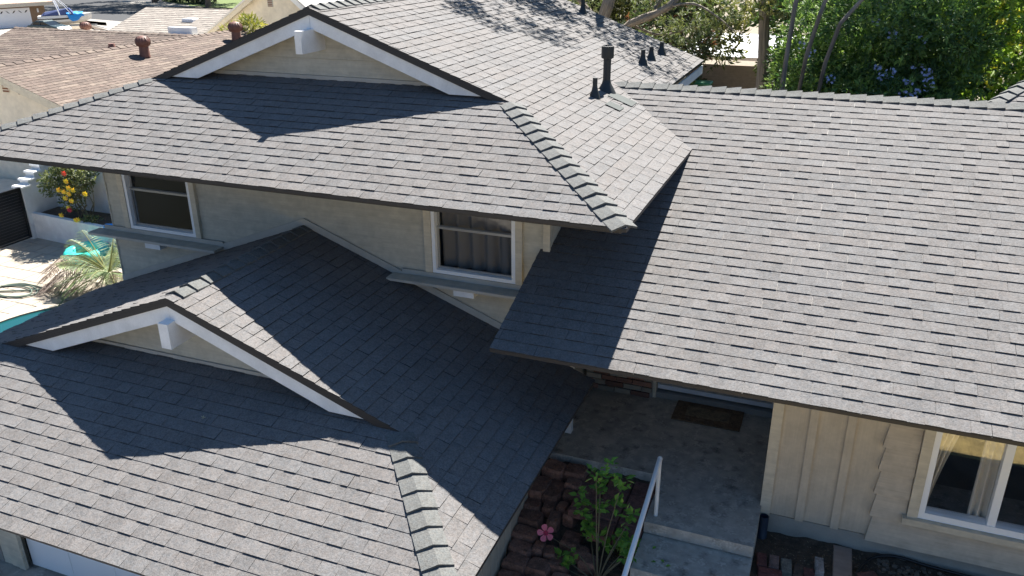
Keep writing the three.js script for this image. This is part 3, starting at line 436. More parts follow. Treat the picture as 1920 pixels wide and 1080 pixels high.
// ------------------------------------------------------------------ trees and shrubs behind the house
{
  const R = rng(101);
  // tall tree whose limbs show past the end of the roof and whose crown dapples it
  const t = base('tree', 'pale barked tree with bare slanting limbs right behind the end of the upper roof', 'tree');
  const tr = new MB(); tr.limb([V(-2.6, -4.4, -12.2), V(-3.2, -1.5, -11.3), V(-3.36, .85, -10.8), V(-3.14, 1.3, -10.8), V(-2.9, 3.2, -11), V(-2.5, 4.8, -11.1)], .20, .08, null, 9, 18, .2, R); tr.build('trunk', mt.barkPale, t);
  for (const [pts, a, b] of [[[V(-3.2, .0, -11.0), V(-2.94, .62, -11), V(-2.78, .76, -11), V(-2.44, .9, -11), V(-1.93, 1.15, -11), V(-1.6, 1.7, -11.2), V(-1.2, 3.4, -11.4)], .10, .05], [[V(-2.44, .9, -11), V(-2.2, 1.2, -11.2), V(-2.1, 2.4, -11.6)], .05, .03], [[V(-1.93, 1.15, -11), V(-1.4, 1.2, -10.9), V(-.9, .95, -10.9), V(-.6, .7, -11)], .03, .012], [[V(-3.3, .7, -10.9), V(-3.9, 1.4, -10.7), V(-4.6, 3.0, -10.9)], .07, .04], [[V(-2.7, .7, -11.2), V(-2.2, .5, -11.6), V(-1.4, .7, -12)], .03, .012]]) { const l = new MB(); l.limb(pts, a, b, null, 8, 14, .2, R); l.build('limb', mt.barkPale, t); }
  const cr0 = new MB(), cr = new MB(), col = (R2, h) => mixC([.085, .13, .035], [.20, .22, .06], R2() * .8); const cl = [];
  for (let i = 0; i < 26; i++) { const a = R() * 6.28, q = Math.sqrt(R()) * 1.9; cl.push([-2.75 + Math.cos(a) * q * 1.05, 3.6 + R() * 2.2, -10.5 + Math.sin(a) * q * .95, .45 + R() * .35, .3, .45 + R() * .35, 62]); }
  crown(cr, cl, { L: .12, asp: .3, per: 5, col, droop: .5, spread: 1 }, R); cr.build('crown', mt.leaf, t);
  for (let i = 0; i < 4; i++) crown(cr0, [[-4.3 + R() * 1.5, 4.9 + R() * .8, -8.9 + R() * .9, .4, .25, .4, 50]], { L: .12, asp: .3, per: 5, col, droop: .5, spread: 1 }, R); cr0.build('crown', mt.leaf, t); const lo = new MB(); crown(lo, [[-2.4, 1.25, -11.3, .5, .35, .4, 70], [-1.6, .75, -11.6, .7, .35, .5, 90], [-3.9, 1.2, -11.2, .5, .5, .5, 90], [-1.0, 1.1, -11.4, .6, .4, .5, 70], [-2.6, .3, -12.4, 1.2, .5, .6, 130]], { L: .13, asp: .26, per: 6, col, droop: .5 }, R); lo.build('low_branch_leaves', mt.leaf, t);
}
const rosette = { L: .15, asp: .34, per: 9, spread: .8, loose: .12, fill: .22 };
function shrub(name, label, cat, clumps, o, stems, R, group) {
  const t = base(name, label, cat, group), s = new MB(); for (const q of stems) s.limb(q, .09, .03, null, 7, 8, .2, R); s.build('stem', mt.bark, t);
  const c = new MB(); crown(c, clumps, o, R); c.build('foliage', mt.leaf, t); return t;
}
{
  const R = rng(202);
  const dkG = (R2, h) => mixC([.02, .055, .014], [.10, .18, .035], Math.pow(R2(), 1.6)), yel = (R2, h) => R2() < .1 ? mixC([.55, .55, .05], [.75, .68, .09], R2()) : mixC([.12, .25, .03], [.42, .56, .07], R2());
  const cl = []; for (let i = 0; i < 95; i++) cl.push([3.55 + R() * 5.2, -2.0 + R() * 4.4, -10.3 - R() * 2.6, .55 + R() * .4, .5 + R() * .35, .5 + R() * .3, 80]);
  shrub('evergreen_shrub', 'tall yellow-green shrub with whorled leaves at the far right edge', 'shrub', cl, { ...rosette, col: yel }, [[V(5.6, -4.4, -11.6), V(5.8, -2, -11.5), V(6, 1, -11.6)], [V(7.4, -4.4, -11.8), V(7.5, -1.5, -11.7), V(7.8, 1.2, -11.8)]], R);
  const cl2 = []; for (let i = 0; i < 110; i++) cl2.push([.75 + R() * 3.0, -1.8 + R() * 3.2, -10.0 - R() * 2.2, .5 + R() * .35, .45 + R() * .3, .45 + R() * .3, 85]);
  const pb = shrub('flowering_shrub', 'dark green shrub dotted with pale blue flower heads behind the long roof ridge', 'shrub', cl2, { L: .11, asp: .36, per: 8, loose: .5, fill: .3, col: (R2, h) => mixC([.06, .145, .03], [.33, .48, .09], Math.pow(R2(), 1.7)) }, [[V(1.8, -4.4, -11.2), V(1.9, -2, -11), V(2.1, .6, -10.9)], [V(3.3, -4.4, -11.2), V(3.3, -2, -11.1), V(3.0, .7, -11)]], R);
  const heads = [[.82, .57, -10.2], [1.0, .45, -10.2], [1.42, .0, -10], [2.03, 1.05, -10], [2.36, .83, -10], [2.86, .76, -10.1], [2.22, .26, -9.9], [2.42, .2, -9.8], [2.83, .34, -9.8], [3.0, .25, -9.8], [3.06, .1, -9.7], [3.08, -.01, -9.7], [2.87, -.12, -9.7], [2.66, -.16, -9.7], [2.3, .14, -9.7], [2.72, .05, -9.7]];
  for (const [x, y, z] of heads) { const f = new MB(); const n = 5 + Math.floor(R() * 6); for (let i = 0; i < n; i++) { const c = V(x, y, z + .25).add(rdir(R).multiply(V(.085, .07, .07))); const out = rdir(R).add(V(0, .5, .6)).normalize(); const k = .8 + R() * .35; for (let p = 0; p < 5; p++) { const a = p / 5 * 6.283, s = V().crossVectors(out, V(.3, 1, .2)).normalize(), s2 = V().crossVectors(out, s); leafQuad(f, c, s.clone().multiplyScalar(Math.cos(a)).addScaledVector(s2, Math.sin(a)).addScaledVector(out, .2), out, .034, .028, [.42 * k, .45 * k, .66 * k], R); } } f.build('flower', mt.petal, pb); }
  // darker backdrop trees
  const mk = (label, x, z, ytop, n, rx, colr, seed, spread = 3.2, L = .22) => { const Q = rng(seed), c3 = []; for (let i = 0; i < n; i++) c3.push([x + (Q() - .5) * spread * 2, -3.4 + Q() * (ytop + 3.4), z - Q() * 2.2, rx * (.7 + Q() * .5), rx * (.6 + Q() * .4), rx * .7, 110]); return shrub('backyard_tree', label, 'tree', c3, { L, asp: .36, per: 7, loose: .5, fill: .35, col: colr }, [[V(x, -4.4, z - 1), V(x + .2, -1, z - 1), V(x + .3, ytop, z - 1)]], Q); };
  mk('dark leafy tree mass behind the blue flowered shrub', 3.0, -16.5, 4.5, 80, 1.0, dkG, 301, 3.2);
  mk('dense green tree behind the yellow-green shrub at far right', 9.5, -16.5, 5.0, 70, 1.0, (R2) => mixC([.05, .12, .02], [.25, .34, .05], Math.pow(R2(), 1.5)), 302, 3.4);
  mk('bright leafy tree behind the bare trunks, before the white patio roof', -.9, -18.8, 4.0, 7, .6, (R2) => mixC([.05, .09, .02], [.26, .30, .05], R2()), 303, 1.5, .15);
  mk('leafy tree far behind the slanting limbs of the pale tree', -5.6, -21, 3.0, 70, 1.0, (R2) => mixC([.05, .075, .02], [.22, .22, .05], R2()), 304, 3.6, .2);
  mk('reddish green tree between the white patio roof and the pale tree', -3.5, -17.2, 1.3, 16, .55, (R2) => R2() < .16 ? [.20, .085, .03] : mixC([.02, .045, .012], [.09, .12, .03], R2()), 305, 1.0, .15);
  // slender trunks
  const trunk = (label, pts, r0, r1, mat = mt.barkPale) => { const t = base('tree', label, 'tree'), m = new MB(); m.limb(pts, r0, r1, null, 9, 12, .12, R); m.build('trunk', mat, t); return t; };
  const ta = trunk('thick upright brown trunk beside the white patio roof', [V(-.42, -4.4, -17), V(-.47, -.9, -17), V(-.55, .09, -17), V(-.61, .95, -17), V(-.7, 4, -17.2), V(-.7, 7, -17.4)], .17, .10);
  const tb = trunk('slim leaning brown trunk just right of the thick upright one', [V(.5, -4.4, -9.9), V(.58, -.09, -9.7), V(.6, .59, -9.7), V(.61, 1.02, -9.7), V(.65, 1.4, -9.7), V(.8, 3, -10), V(1, 5, -11)], .06, .03);
  const tc = trunk('thin trunk in deep shade leaning right, leftmost of two over the dark shrub', [V(.7, -4.4, -10.6), V(.85, -.6, -10.2), V(1.0, .8, -9.55), V(1.11, 1.24, -9.5), V(1.17, 1.45, -9.5), V(1.5, 2.9, -10), V(1.8, 4.6, -11.5)], .05, .028);
  const td = trunk('thin trunk slanting strongly right over the dark shrub', [V(1.0, -4.4, -10.6), V(1.2, -.6, -10.1), V(1.38, .8, -9.5), V(1.56, 1.24, -9.4), V(1.75, 1.46, -9.4), V(2.5, 2.4, -10), V(3.1, 3.8, -11.5)], .048, .028);
  for (const [t, x, y, z, r, n] of [[ta, -.7, 6.5, -17.6, 1.6, 14], [tb, 1.0, 5.2, -11.8, 1.0, 9], [tc, 1.9, 4.9, -12.4, .9, 8], [td, 3.2, 4.2, -12.4, .9, 8]]) { const c = new MB(), cc = []; for (let i = 0; i < n; i++) cc.push([x + (R() - .5) * 2 * r, y + (R() - .5) * 1.6, z + (R() - .5) * 2 * r, .6, .45, .6, 55]); crown(c, cc, { L: .2, asp: .3, per: 6, col: dkG, loose: .5 }, R); c.build('crown', mt.leaf, t); }
  const hang = new MB(); crown(hang, [[.2, 1.0, -15.3, .5, .35, .3, 50], [-.9, .9, -16.2, .8, .5, .5, 110], [-.2, 1.2, -16, .5, .5, .4, 60]], { L: .13, asp: .22, per: 6, droop: .7, col: (R2) => mixC([.14, .17, .04], [.34, .32, .08], R2()) }, R); hang.build('hanging_twigs', mt.leaf, ta);
  const iv = base('ivy_hedge', 'low sunlit ivy hedge in front of the brown board fence', 'hedge'); const ic = new MB(), ii = []; for (let i = 0; i < 26; i++) ii.push([-3.1 + R() * 3.6, -2.9 + R() * .75, -19.2 - R() * .8, .45, .35, .35, 34]); crown(ic, ii, { L: .13, asp: .6, per: 6, loose: .5, col: (R2) => mixC([.07, .12, .03], [.36, .36, .16], R2()) }, R); ic.build('foliage', mt.leaf, iv);
}
{ // structures in the yard behind
  const w = base('patio_cover', 'white flat metal patio roof seen through the trees beyond the backyard', 'patio roof'); const m = new MB(); m.box(-4.6, -1.62, -32, -.2, -1.5, -24.2); m.build('roof', mt.metalRoof, w);
  for (let k = 0; k < 9; k++) { const q = new MB(); q.box(-4.5 + k * .49, -1.498, -31.9, -4.44 + k * .49, -1.46, -24.3); q.build('rib', mt.metalRoof, w); } for (const x of [-4.2, -.6]) { const q = new MB(); q.box(x - .06, -4.4, -24.6, x + .06, -1.62, -24.5); q.build('post', mt.white, w); }
  const f = base('board_fence', 'brown horizontal board fence below the white patio roof', 'fence'); for (const x of [-4.4, -2.4, -.4, 1.6]) { const q = new MB(); q.box(x - .05, -4.4, -22.2, x + .05, -1.55, -22.1); q.build('post', mt.fence, f); } for (let k = 0; k < 15; k++) { const q = new MB(); q.box(-4.5, -4.35 + k * .19, -22.09, 1.7, -4.163 + k * .19, -22.06); q.u = q.u.map(x => x + k * .3); q.build('board', mt.fence, f); }
  const g = base('storage_bin', 'green covered flat bin at the corner of the roof, before the ivy', 'bin'); const q = new MB(); q.rbox(-2.75, -2.05, -18.6, 1.35, .42, .5, 0, null, .05); q.build('bin', mt.green, g); const l = new MB(); l.rbox(-2.75, -1.625, -18.6, 1.42, .08, .56, 0, null, .03); l.build('lid', mt.green, g); const st = new MB(); st.box(-3.3, -4.4, -18.75, -2.2, -2.05, -18.45); st.build('stand', mt.fence, g);
}
{ // rear gable of the wing showing just over the ridge at the right edge
  const R = rng(55), s = new MB(); const yq = (x, z) => .40 + .36 * (-5.45 - z), pq = [[[3.5, -5.45], [7, -5.45], [7, -6.2], [4.05, -6.2]]]; deck(s, pq, yq, .05); s.box(3.9, -1, -6.2, 7, .3, -5.6); const rr = s.build('rear_roof', mt.dripEdge, house); stuff(mergeMB(roofFace(V(3.5, .40, -5.45), V(1, 0, 0), V(0, .36, -1), pq, 21, { tone: shTone }).map(q => q.mb)).build('shingle_field', mt.shingle, rr));
  capRow(V(3.5, .41, -5.45), V(4.05, .67, -6.2), V(-.6, -.3, -.4), V(.6, -.15, .5), rr, R, capTone, { hw: .12 }); capRow(V(7, .68, -6.2), V(4.05, .68, -6.2), V(0, -.35, 1), V(0, -.35, -1), rr, R, capTone, { hw: .12 });
}

// ------------------------------------------------------------------ side patio on the left
{
  const R = rng(404), pt = sheet('patio', [[-19, -8.2], [-7.6, -8.2], [-7.6, 2], [-19, 2]], -4.32, mt.concPale, .1);
  for (let i = 0; i < 11; i++) for (let j = 0; j < 10; j++) { const x = -16.65 + i * .46 + (j % 2) * .12, z = -6.75 + j * .46; if (x > -12.0 || ((x + .22 + 11.35) / 1.72) ** 2 + ((z + .22 + 2.45) / 1.9) ** 2 < 1) continue; const k = .9 + R() * .16, c = [.37 * k, .325 * k, .265 * k]; const m = new MB(); m.hexa([V(x, -4.318, z), V(x + .45, -4.318, z), V(x + .45, -4.318, z + .45), V(x, -4.318, z + .45)], [V(x + .006, -4.3, z + .006), V(x + .444, -4.3, z + .006), V(x + .444, -4.3, z + .444), V(x + .006, -4.3, z + .444)], c); m.build('paver', mt.paver, pt); }
  const el = (a, b, n = 48) => Array.from({ length: n }, (_, i) => [-11.35 + a * Math.cos(i / n * 6.2832), -2.45 + b * Math.sin(i / n * 6.2832)]);
  const co = new MB(), o = el(1.70, 1.88), q = el(1.48, 1.66); for (let i = 0; i < 48; i++) { const j = (i + 1) % 48; co.hexa([V(o[i][0], -4.33, o[i][1]), V(o[j][0], -4.33, o[j][1]), V(q[j][0], -4.33, q[j][1]), V(q[i][0], -4.33, q[i][1])], [V(o[i][0], -4.275, o[i][1]), V(o[j][0], -4.275, o[j][1]), V(q[j][0], -4.275, q[j][1]), V(q[i][0], -4.275, q[i][1])], [.36, .32, .26]); } struct(co.build('pool_coping', mt.paver));
  const wt = new MB(); wt.poly(el(1.49, 1.67).reverse().map(([x, z]) => V(x, -4.305, z))); struct(wt.build('pool_water', mt.water));
  // black slatted gate, its posts and the stepped wall
  const g = base('slatted_gate', 'black gate of horizontal slats beside the white stepped wall', 'gate'); const fr = new MB(); fr.box(-16.46, -4.25, -6.50, -16.40, -2.98, -6.45); fr.box(-16.46, -4.25, -5.62, -16.40, -2.94, -5.56); fr.box(-16.46, -3.02, -6.45, -16.40, -2.98, -5.62); fr.box(-16.46, -4.25, -6.45, -16.40, -4.21, -5.62); fr.build('frame', mt.black, g); for (let k = 0; k < 17; k++) { const m = new MB(); m.box(-16.44, -4.20 + k * .07, -6.45, -16.425, -4.135 + k * .07, -5.62); m.build('slat', mt.black, g); }
  const gp = base('gate_wall', 'low white wall left of the black slatted gate', 'wall'); const gm = new MB(); gm.box(-16.6, -4.3, -5.54, -16.3, -3.62, -3.2); gm.build('wall', mt.stucco, gp); const gc = new MB(); gc.box(-16.64, -3.618, -5.53, -16.26, -3.56, -3.2); gc.build('cap', mt.white, gp);
  const sw = base('stepped_wall', 'white wall stepping up behind the black gate with square caps', 'wall'); for (const [z0, z1, y] of [[-6.52, -6.72, -2.97], [-6.72, -6.92, -2.84], [-6.92, -7.12, -2.70], [-7.12, -7.34, -2.57], [-7.34, -8.4, -2.44]]) { const m = new MB(); m.box(-16.66, -4.3, z1, -16.38, y - .05, z0); m.build('pillar', mt.stucco, sw); const c = new MB(); c.rbox(-16.52, y - .048, (z0 + z1) / 2, .34, .05, z0 - z1 + .05, 0, null, .01); c.build('cap', mt.white, sw); }
  const pl = base('planter_box', 'long low white planter wall filled with dark soil below the flowering shrub', 'planter'); const pm = new MB(); pm.prism([V(-16.38, -4.3, -6.62), V(-13.2, -4.3, -6.34), V(-13.2, -4.3, -6.46), V(-16.38, -4.3, -6.74)], V(0, .64, 0)); pm.prism([V(-13.2, -4.3, -6.34), V(-9.5, -4.3, -6.1), V(-9.5, -4.3, -6.22), V(-13.2, -4.3, -6.46)], V(0, .64, 0)); pm.build('front_wall', mt.stucco, pl); const so = new MB(); so.prism([V(-16.38, -3.72, -6.74), V(-9.5, -3.72, -6.22), V(-9.5, -3.72, -7.4), V(-16.38, -3.72, -7.4)], V(0, -.1, 0)); so.build('soil', mt.dirt, pl);
  const bw = base('garden_wall', 'tall white wall behind the yellow flowering shrub', 'wall'); const bm = new MB(); bm.box(-16.38, -4.3, -7.52, -9, -2.3, -7.4); bm.build('wall', mt.stucco, bw); const bc = new MB(); bc.box(-16.38, -2.298, -7.56, -9, -2.24, -7.36); bc.build('cap', mt.white, bw);
  // flowering shrub in the planter
  const fs = base('flowering_shrub', 'leafy shrub with yellow and red blossoms in the white planter', 'shrub'); const sm = new MB(); for (let i = 0; i < 9; i++) sm.limb([V(-15.2 + R() * .5, -3.75, -6.95), V(-15.3 + R() * .8, -3.2, -6.9), V(-15.55 + R() * 1.1, -2.75, -6.85)], .016, .007, null, 6, 6); sm.build('stem', mt.stem, fs);
  const lf = new MB(); crown(lf, [[-15.45, -2.75, -6.95, .45, .32, .3, 170], [-15.75, -2.95, -6.85, .32, .32, .25, 130], [-15.05, -2.9, -6.9, .38, .34, .3, 150], [-15.3, -2.45, -6.95, .4, .25, .25, 110], [-14.8, -2.65, -7.0, .28, .25, .25, 70], [-15.25, -3.3, -6.85, .35, .25, .2, 70], [-14.5, -3.62, -6.65, .28, .08, .12, 30]], { L: .075, asp: .5, per: 5, loose: .8, col: R2 => mixC([.05, .09, .02], [.22, .24, .06], R2()) }, R); lf.build('foliage', mt.leaf, fs);
  for (const [x, y, z, c] of [[-14.7, -2.95, -6.55, 1], [-15.28, -2.72, -6.6, 1], [-15.18, -2.86, -6.55, 1], [-15.45, -2.92, -6.5, 1], [-15.3, -2.95, -6.5, 1], [-15.15, -2.98, -6.5, 1], [-15.05, -2.9, -6.55, 1], [-15.3, -3.1, -6.5, 1], [-15.12, -3.15, -6.5, 1], [-15.55, -3.55, -6.5, 1], [-15.05, -3.6, -6.45, 1], [-15.25, -3.33, -6.5, 1], [-14.98, -3.58, -6.45, 1], [-15.35, -2.55, -6.65, 2], [-15.18, -3.36, -6.45, 3]]) { const f = new MB(), cc = c === 1 ? [.85, .60, .04] : c === 2 ? [.75, .12, .06] : [.5, .02, .06]; for (let p = 0; p < 14; p++) { const a = p * 2.4; leafQuad(f, V(x + .32, y, z), V(Math.cos(a), Math.sin(a) * .9, .5 - (p % 3) * .3), V(0, 0, 1), .075, .05, cc.map(q => q * (.8 + R() * .4)), R); } f.build('flower', mt.petal, fs); }
  const bt = base('bag', 'crumpled bright blue bag on the rim of the white planter', 'bag'); const bg = new THREE.IcosahedronGeometry(.22, 3), bp = bg.attributes.position; for (let i = 0; i < bp.count; i++) { const x = bp.getX(i), y = bp.getY(i), z = bp.getZ(i), k = 1 + .25 * Math.sin(x * 31 + z * 17) * Math.sin(y * 23 + x * 11); bp.setXYZ(i, x * 1.2 * k - 13.55, y * .3 * k - 3.62, z * .5 * k - 6.4); } bg.computeVertexNormals(); const bb = new MB(); bb.geo(bg); bb.build('bag', mt.tarp, bt);
  const rg = base('swim_ring', 'turquoise inflatable swim ring lying on the pale patio', 'swim ring'); const rm = new THREE.Mesh(new THREE.TorusGeometry(.38, .14, 20, 48), mt.ring); rm.rotation.x = -Math.PI / 2 + .05; rm.position.set(-14.05, -4.17, -6.0); rm.name = 'ring'; rm.castShadow = rm.receiveShadow = true; rg.add(rm); const vv = new MB(); vv.geo(new THREE.CylinderGeometry(.012, .018, .05, 8), new THREE.Matrix4().makeTranslation(-14.0, -3.97, -5.6)); vv.build('valve', mt.ring, rg);
  const hs = base('garden_hose', 'thin green hose coiled in loose loops on the patio', 'hose'); const hm = new MB(), hp = []; for (let i = 0; i < 60; i++) { const a = i / 60 * 6.283 * 2.6 + 2, k = 1 + i * .004; hp.push(V(-13.98 + Math.cos(a) * .45 * k + i * .003, -4.28 + (i % 7) * .002, -3.86 + Math.sin(a) * .26 * k - i * .002)); } hp.push(V(-15.5, -4.28, -3.2)); hm.tube(hp, .017, 220, 6); hm.build('hose', mt.hose, hs);
  // palm
  const pa = base('palm', 'young palm with green and dried fronds between patio and garage roof', 'palm'); const tk = new MB(); tk.limb([V(-11.95, -4.35, -4.7), V(-11.95, -4.1, -4.65), V(-11.9, -3.85, -4.6)], .13, .09, null, 9, 6, .3, R); tk.build('trunk', mt.bark, pa);
  const frond = (dx, dy, dz, L, droop, dead) => { const m = new MB(), c0 = V(-11.9, -3.85, -4.6), d = V(dx, 0, dz).normalize(), pts = []; for (let i = 0; i <= 12; i++) { const t = i / 12; pts.push(c0.clone().addScaledVector(d, L * t * (1 - .18 * t)).add(V(0, dy * L * t - droop * L * t * t, 0))); } const c = dead ? [.34, .24, .17] : [.24, .25, .055]; m.limb(pts, .018, .005, c, 5, 12); const side = V().crossVectors(d, V(0, 1, 0));
    for (let i = 2; i <= 36; i++) { const t = i / 37, p = new THREE.CatmullRomCurve3(pts).getPoint(t), ln = L * (dead ? .42 : .34) * Math.sin(Math.PI * (.12 + t * .85)); for (const s of [-1, 1]) { if (dead && R() < .2) continue; const q = side.clone().multiplyScalar(s).addScaledVector(d, .55 + t * .4).add(V(0, (dead ? -.9 : -.15) + (R() - .5) * .25, 0)); const k = .75 + R() * .5; leafQuad(m, p, q, V(0, 1, 0), ln, dead ? .026 : .019, (dead ? (R() < .5 ? [.36, .27, .20] : [.20, .125, .085]) : mixC([.05, .12, .02], [.18, .24, .045], R())).map(x => x * k), R); } } m.build('frond', mt.leaf, pa); };
  for (let i = 0; i < 9; i++) { const a = R() * 6.28; frond(Math.cos(a), .7 + R() * .5, Math.sin(a), .85 + R() * .3, .4 + R() * .2); } frond(-.6, .85, -.25, 1.35, .35); frond(-1, .62, .05, 1.45, .62); frond(-.35, .5, .8, 1.2, .75); frond(-1, .3, .45, 1.5, .75); frond(-.2, .9, -.9, 1.0, .2); frond(.5, .9, -.6, .95, .35); frond(.7, .5, .5, 1.0, .6); frond(-.9, .55, -.7, 1.25, .6); frond(.2, 1.1, .1, .9, .15); frond(-.6, -.05, 1, 1.35, .35); frond(-1, .62, .0, 2.1, .72, true); frond(-1, .5, .16, 2.0, .66, true); frond(-.9, .42, .3, 1.9, .7, true); frond(.3, .2, .6, .9, .7, true); frond(.6, .4, -.1, .8, .8, true);
}

// ------------------------------------------------------------------ neighbouring houses
const brTone = R => { const k = .88 + R() * .24, t = R(); return t < .25 ? [.168 * k, .13 * k, .104 * k] : t < .7 ? [.143 * k, .106 * k, .086 * k] : [.12 * k, .088 * k, .072 * k]; };
{
  const h = base('brown_house', 'neighbouring cream house with a pinkish brown shingle roof on the left', 'house'), p = .33, zr = -19.5, yr = -.95, xr = -21.9, R = rng(606);
  const yF = (x, z) => yr - p * (z - zr), yB = (x, z) => yr - p * (zr - z), yRr = (x, z) => yr - p * (x - xr), yLl = (x, z) => yr - p * (xr - x);
  const MF = [[[-31.6, -13.6], [-21.9, -13.6], [-21.9, zr], [-31.6, zr]]], MB_ = [[[-31.6, zr], [-21.9, zr], [-21.9, -25.5], [-31.6, -25.5]]];
  const MF2 = [[[-21.9, -13.6], [-17.2, -13.6], [-17.2, zr], [-21.9, zr]]];
  const WR_ = [[[xr, -10.35], [-17.2, -10.35], [-17.2, -24], [xr, -24]]], WL_ = [[[xr, -10.35], [-26.4, -10.35], [-26.4, -14.5], [xr, zr]]];
  const d = new MB(); deck(d, MF, yF, .14); deck(d, MB_, yB, .14); deck(d, WR_, yRr, .14); deck(d, WL_, yLl, .14); const rf = d.build('roof', mt.trim, h);
  const o = { tone: brTone, expo: .16, len: .7, hi: .012, lo: .008, tabVar: .3, seg: .8, gap: .012 };
  const ss = [...roofFace(V(-31.6, yF(0, -13.6), -13.6), V(1, 0, 0), V(0, p, -1), MF, 61, o), ...roofFace(V(-17.2, yRr(-17.2), 0), V(0, 0, -1), V(-1, p, 0), WR_, 62, o)];
  stuff(mergeMB(ss.map(s => s.mb)).build('shingle_field', mt.shingle, rf));
  capRow(V(xr, yr, -10.35), V(xr, yr, -24), V(1, -p, 0), V(-1, -p, 0), rf, R, brTone, { expo: .34, hw: .15 }); capRow(V(-31.6, yr, zr), V(-21.9, yr, zr), V(0, -p, 1), V(0, -p, -1), rf, R, brTone, { expo: .34, hw: .13 });
  const w = new MB(); w.prism([V(-26.0, -4.5, -10.72), V(-17.9, -4.5, -10.72), V(-17.9, yRr(-17.9) - .16, -10.72), V(xr, yr - .16, -10.72), V(-26.0, yLl(-26.0) - .16, -10.72)], V(0, 0, -.2)); w.box(-17.95, -4.5, -25, -17.9, -2.4, -10.9); w.box(-31.2, -4.5, -25, -31.1, -3, -14); w.box(-31.2, -4.5, -14.1, -26, -3, -14); w.box(-31, -4.5, -25.1, -18, -3, -25); w.build('wall', mt.cream, h);
  for (const s of [-1, 1]) { const b = new MB(), L = 4.5; b.prism([V(xr, yr - .15, -10.37), V(xr + s * L, yr - .15 - p * L, -10.37), V(xr + s * L, yr - .27 - p * L, -10.37), V(xr, yr - .27, -10.37)], V(0, 0, -.05)); b.build('barge_board', mt.trim, h); }
  for (const [x, y0, nl] of [[-21.58, -1.70, 6], [-20.96, -1.74, 5]]) { const v = new MB(); v.box(x - .14, y0, -10.715, x + .14, y0 + nl * .082, -10.70); const vm = v.build('gable_vent', mt.cream, h); for (let k = 0; k < nl; k++) { const l = new MB(); l.box(x - .12, y0 + .01 + k * .08, -10.699, x + .12, y0 + .058 + k * .08, -10.69); l.build('louvre', mt.redBrown, vm); } }
  const turbine = (x, y, z, s) => { const b = new MB(); b.geo(new THREE.CylinderGeometry(.15 * s, .17 * s, .34 * s, 16), new THREE.Matrix4().makeTranslation(x, y + .17 * s, z)); const t = b.build('turbine_vent', mt.rust, h); const c = new MB(), pr = [[.15, .0], [.20, .03], [.235, .13], [.225, .22], [.16, .30], [.06, .335], [.001, .34]].map(q => new THREE.Vector2(q[0] * s, q[1] * s)); c.geo(new THREE.LatheGeometry(pr, 20), new THREE.Matrix4().makeTranslation(x, y + .34 * s, z)); for (let k = 0; k < 16; k++) { const a = k / 16 * 6.283; const q = [[.20, .03], [.245, .13], [.235, .22], [.16, .305]].map(([r, yy]) => V(x + Math.cos(a + yy * 1.2) * r * s, y + .34 * s + yy * s, z + Math.sin(a + yy * 1.2) * r * s)); c.tube(q, .008 * s, 5, 4); } c.build('turbine_head', mt.rust, t); };
  turbine(-20.98, yRr(-20.98) - .02, -15.75, 1.05); turbine(-20.95, yRr(-20.95) - .02, -20.6, 1.15); turbine(-28.35, yB(0, -20.2) - .15, -20.2, .95);
  const pv = new MB(); pv.geo(new THREE.CylinderGeometry(.10, .15, .22, 10), new THREE.Matrix4().makeTranslation(-22.05, -.93, -15.4)); pv.build('vent_pipe', mt.rust, h);
  const sk = new MB(); sk.box(-23.6, -1.02, -20.1, -22.4, -.72, -19.8); sk.build('roof_hatch', mt.metalRoof, h);
}
{
  const h = base('beige_house', 'distant house with a plain pale beige roof beyond the brown roof', 'house'), R = rng(707), p = .33, yr = -1.75, zr = -38.8;
  const F = [[[-43, -30.5], [-30, -30.5], [-30, zr], [-43, zr]]], B = [[[-43, zr], [-30, zr], [-30, -46], [-43, -46]]], yF = (x, z) => yr - p * (z - zr), yB = (x, z) => yr - p * (zr - z);
  const d = new MB(); deck(d, F, yF, .14); deck(d, B, yB, .14); const rf = d.build('roof', mt.trim, h); const tn = R2 => { const k = .9 + R2() * .2; return [.31 * k, .275 * k, .24 * k]; };
  stuff(mergeMB(roofFace(V(-43, yF(0, -30.5), -30.5), V(1, 0, 0), V(0, p, -1), F, 71, { tone: tn, expo: .28, len: 1.0, hi: .02, lo: .014, tabVar: .12, seg: 2 }).map(s => s.mb)).build('shingle_field', mt.shingle, rf));
  const w = new MB(); w.box(-42.4, -6, -45.5, -30.4, yF(0, -31) - .2, -31.2); w.build('wall', mt.cream, h); const c = new MB(); c.rbox(-37.9, -2.42, -37.2, .9, .22, .7, 0, null, .03); c.build('skylight', mt.metalRoof, h); const v = new MB(); v.geo(new THREE.CylinderGeometry(.08, .08, .6, 10), new THREE.Matrix4().makeTranslation(-34.1, -2.6, -35.0)); v.build('vent_pipe', mt.rust, h);
}
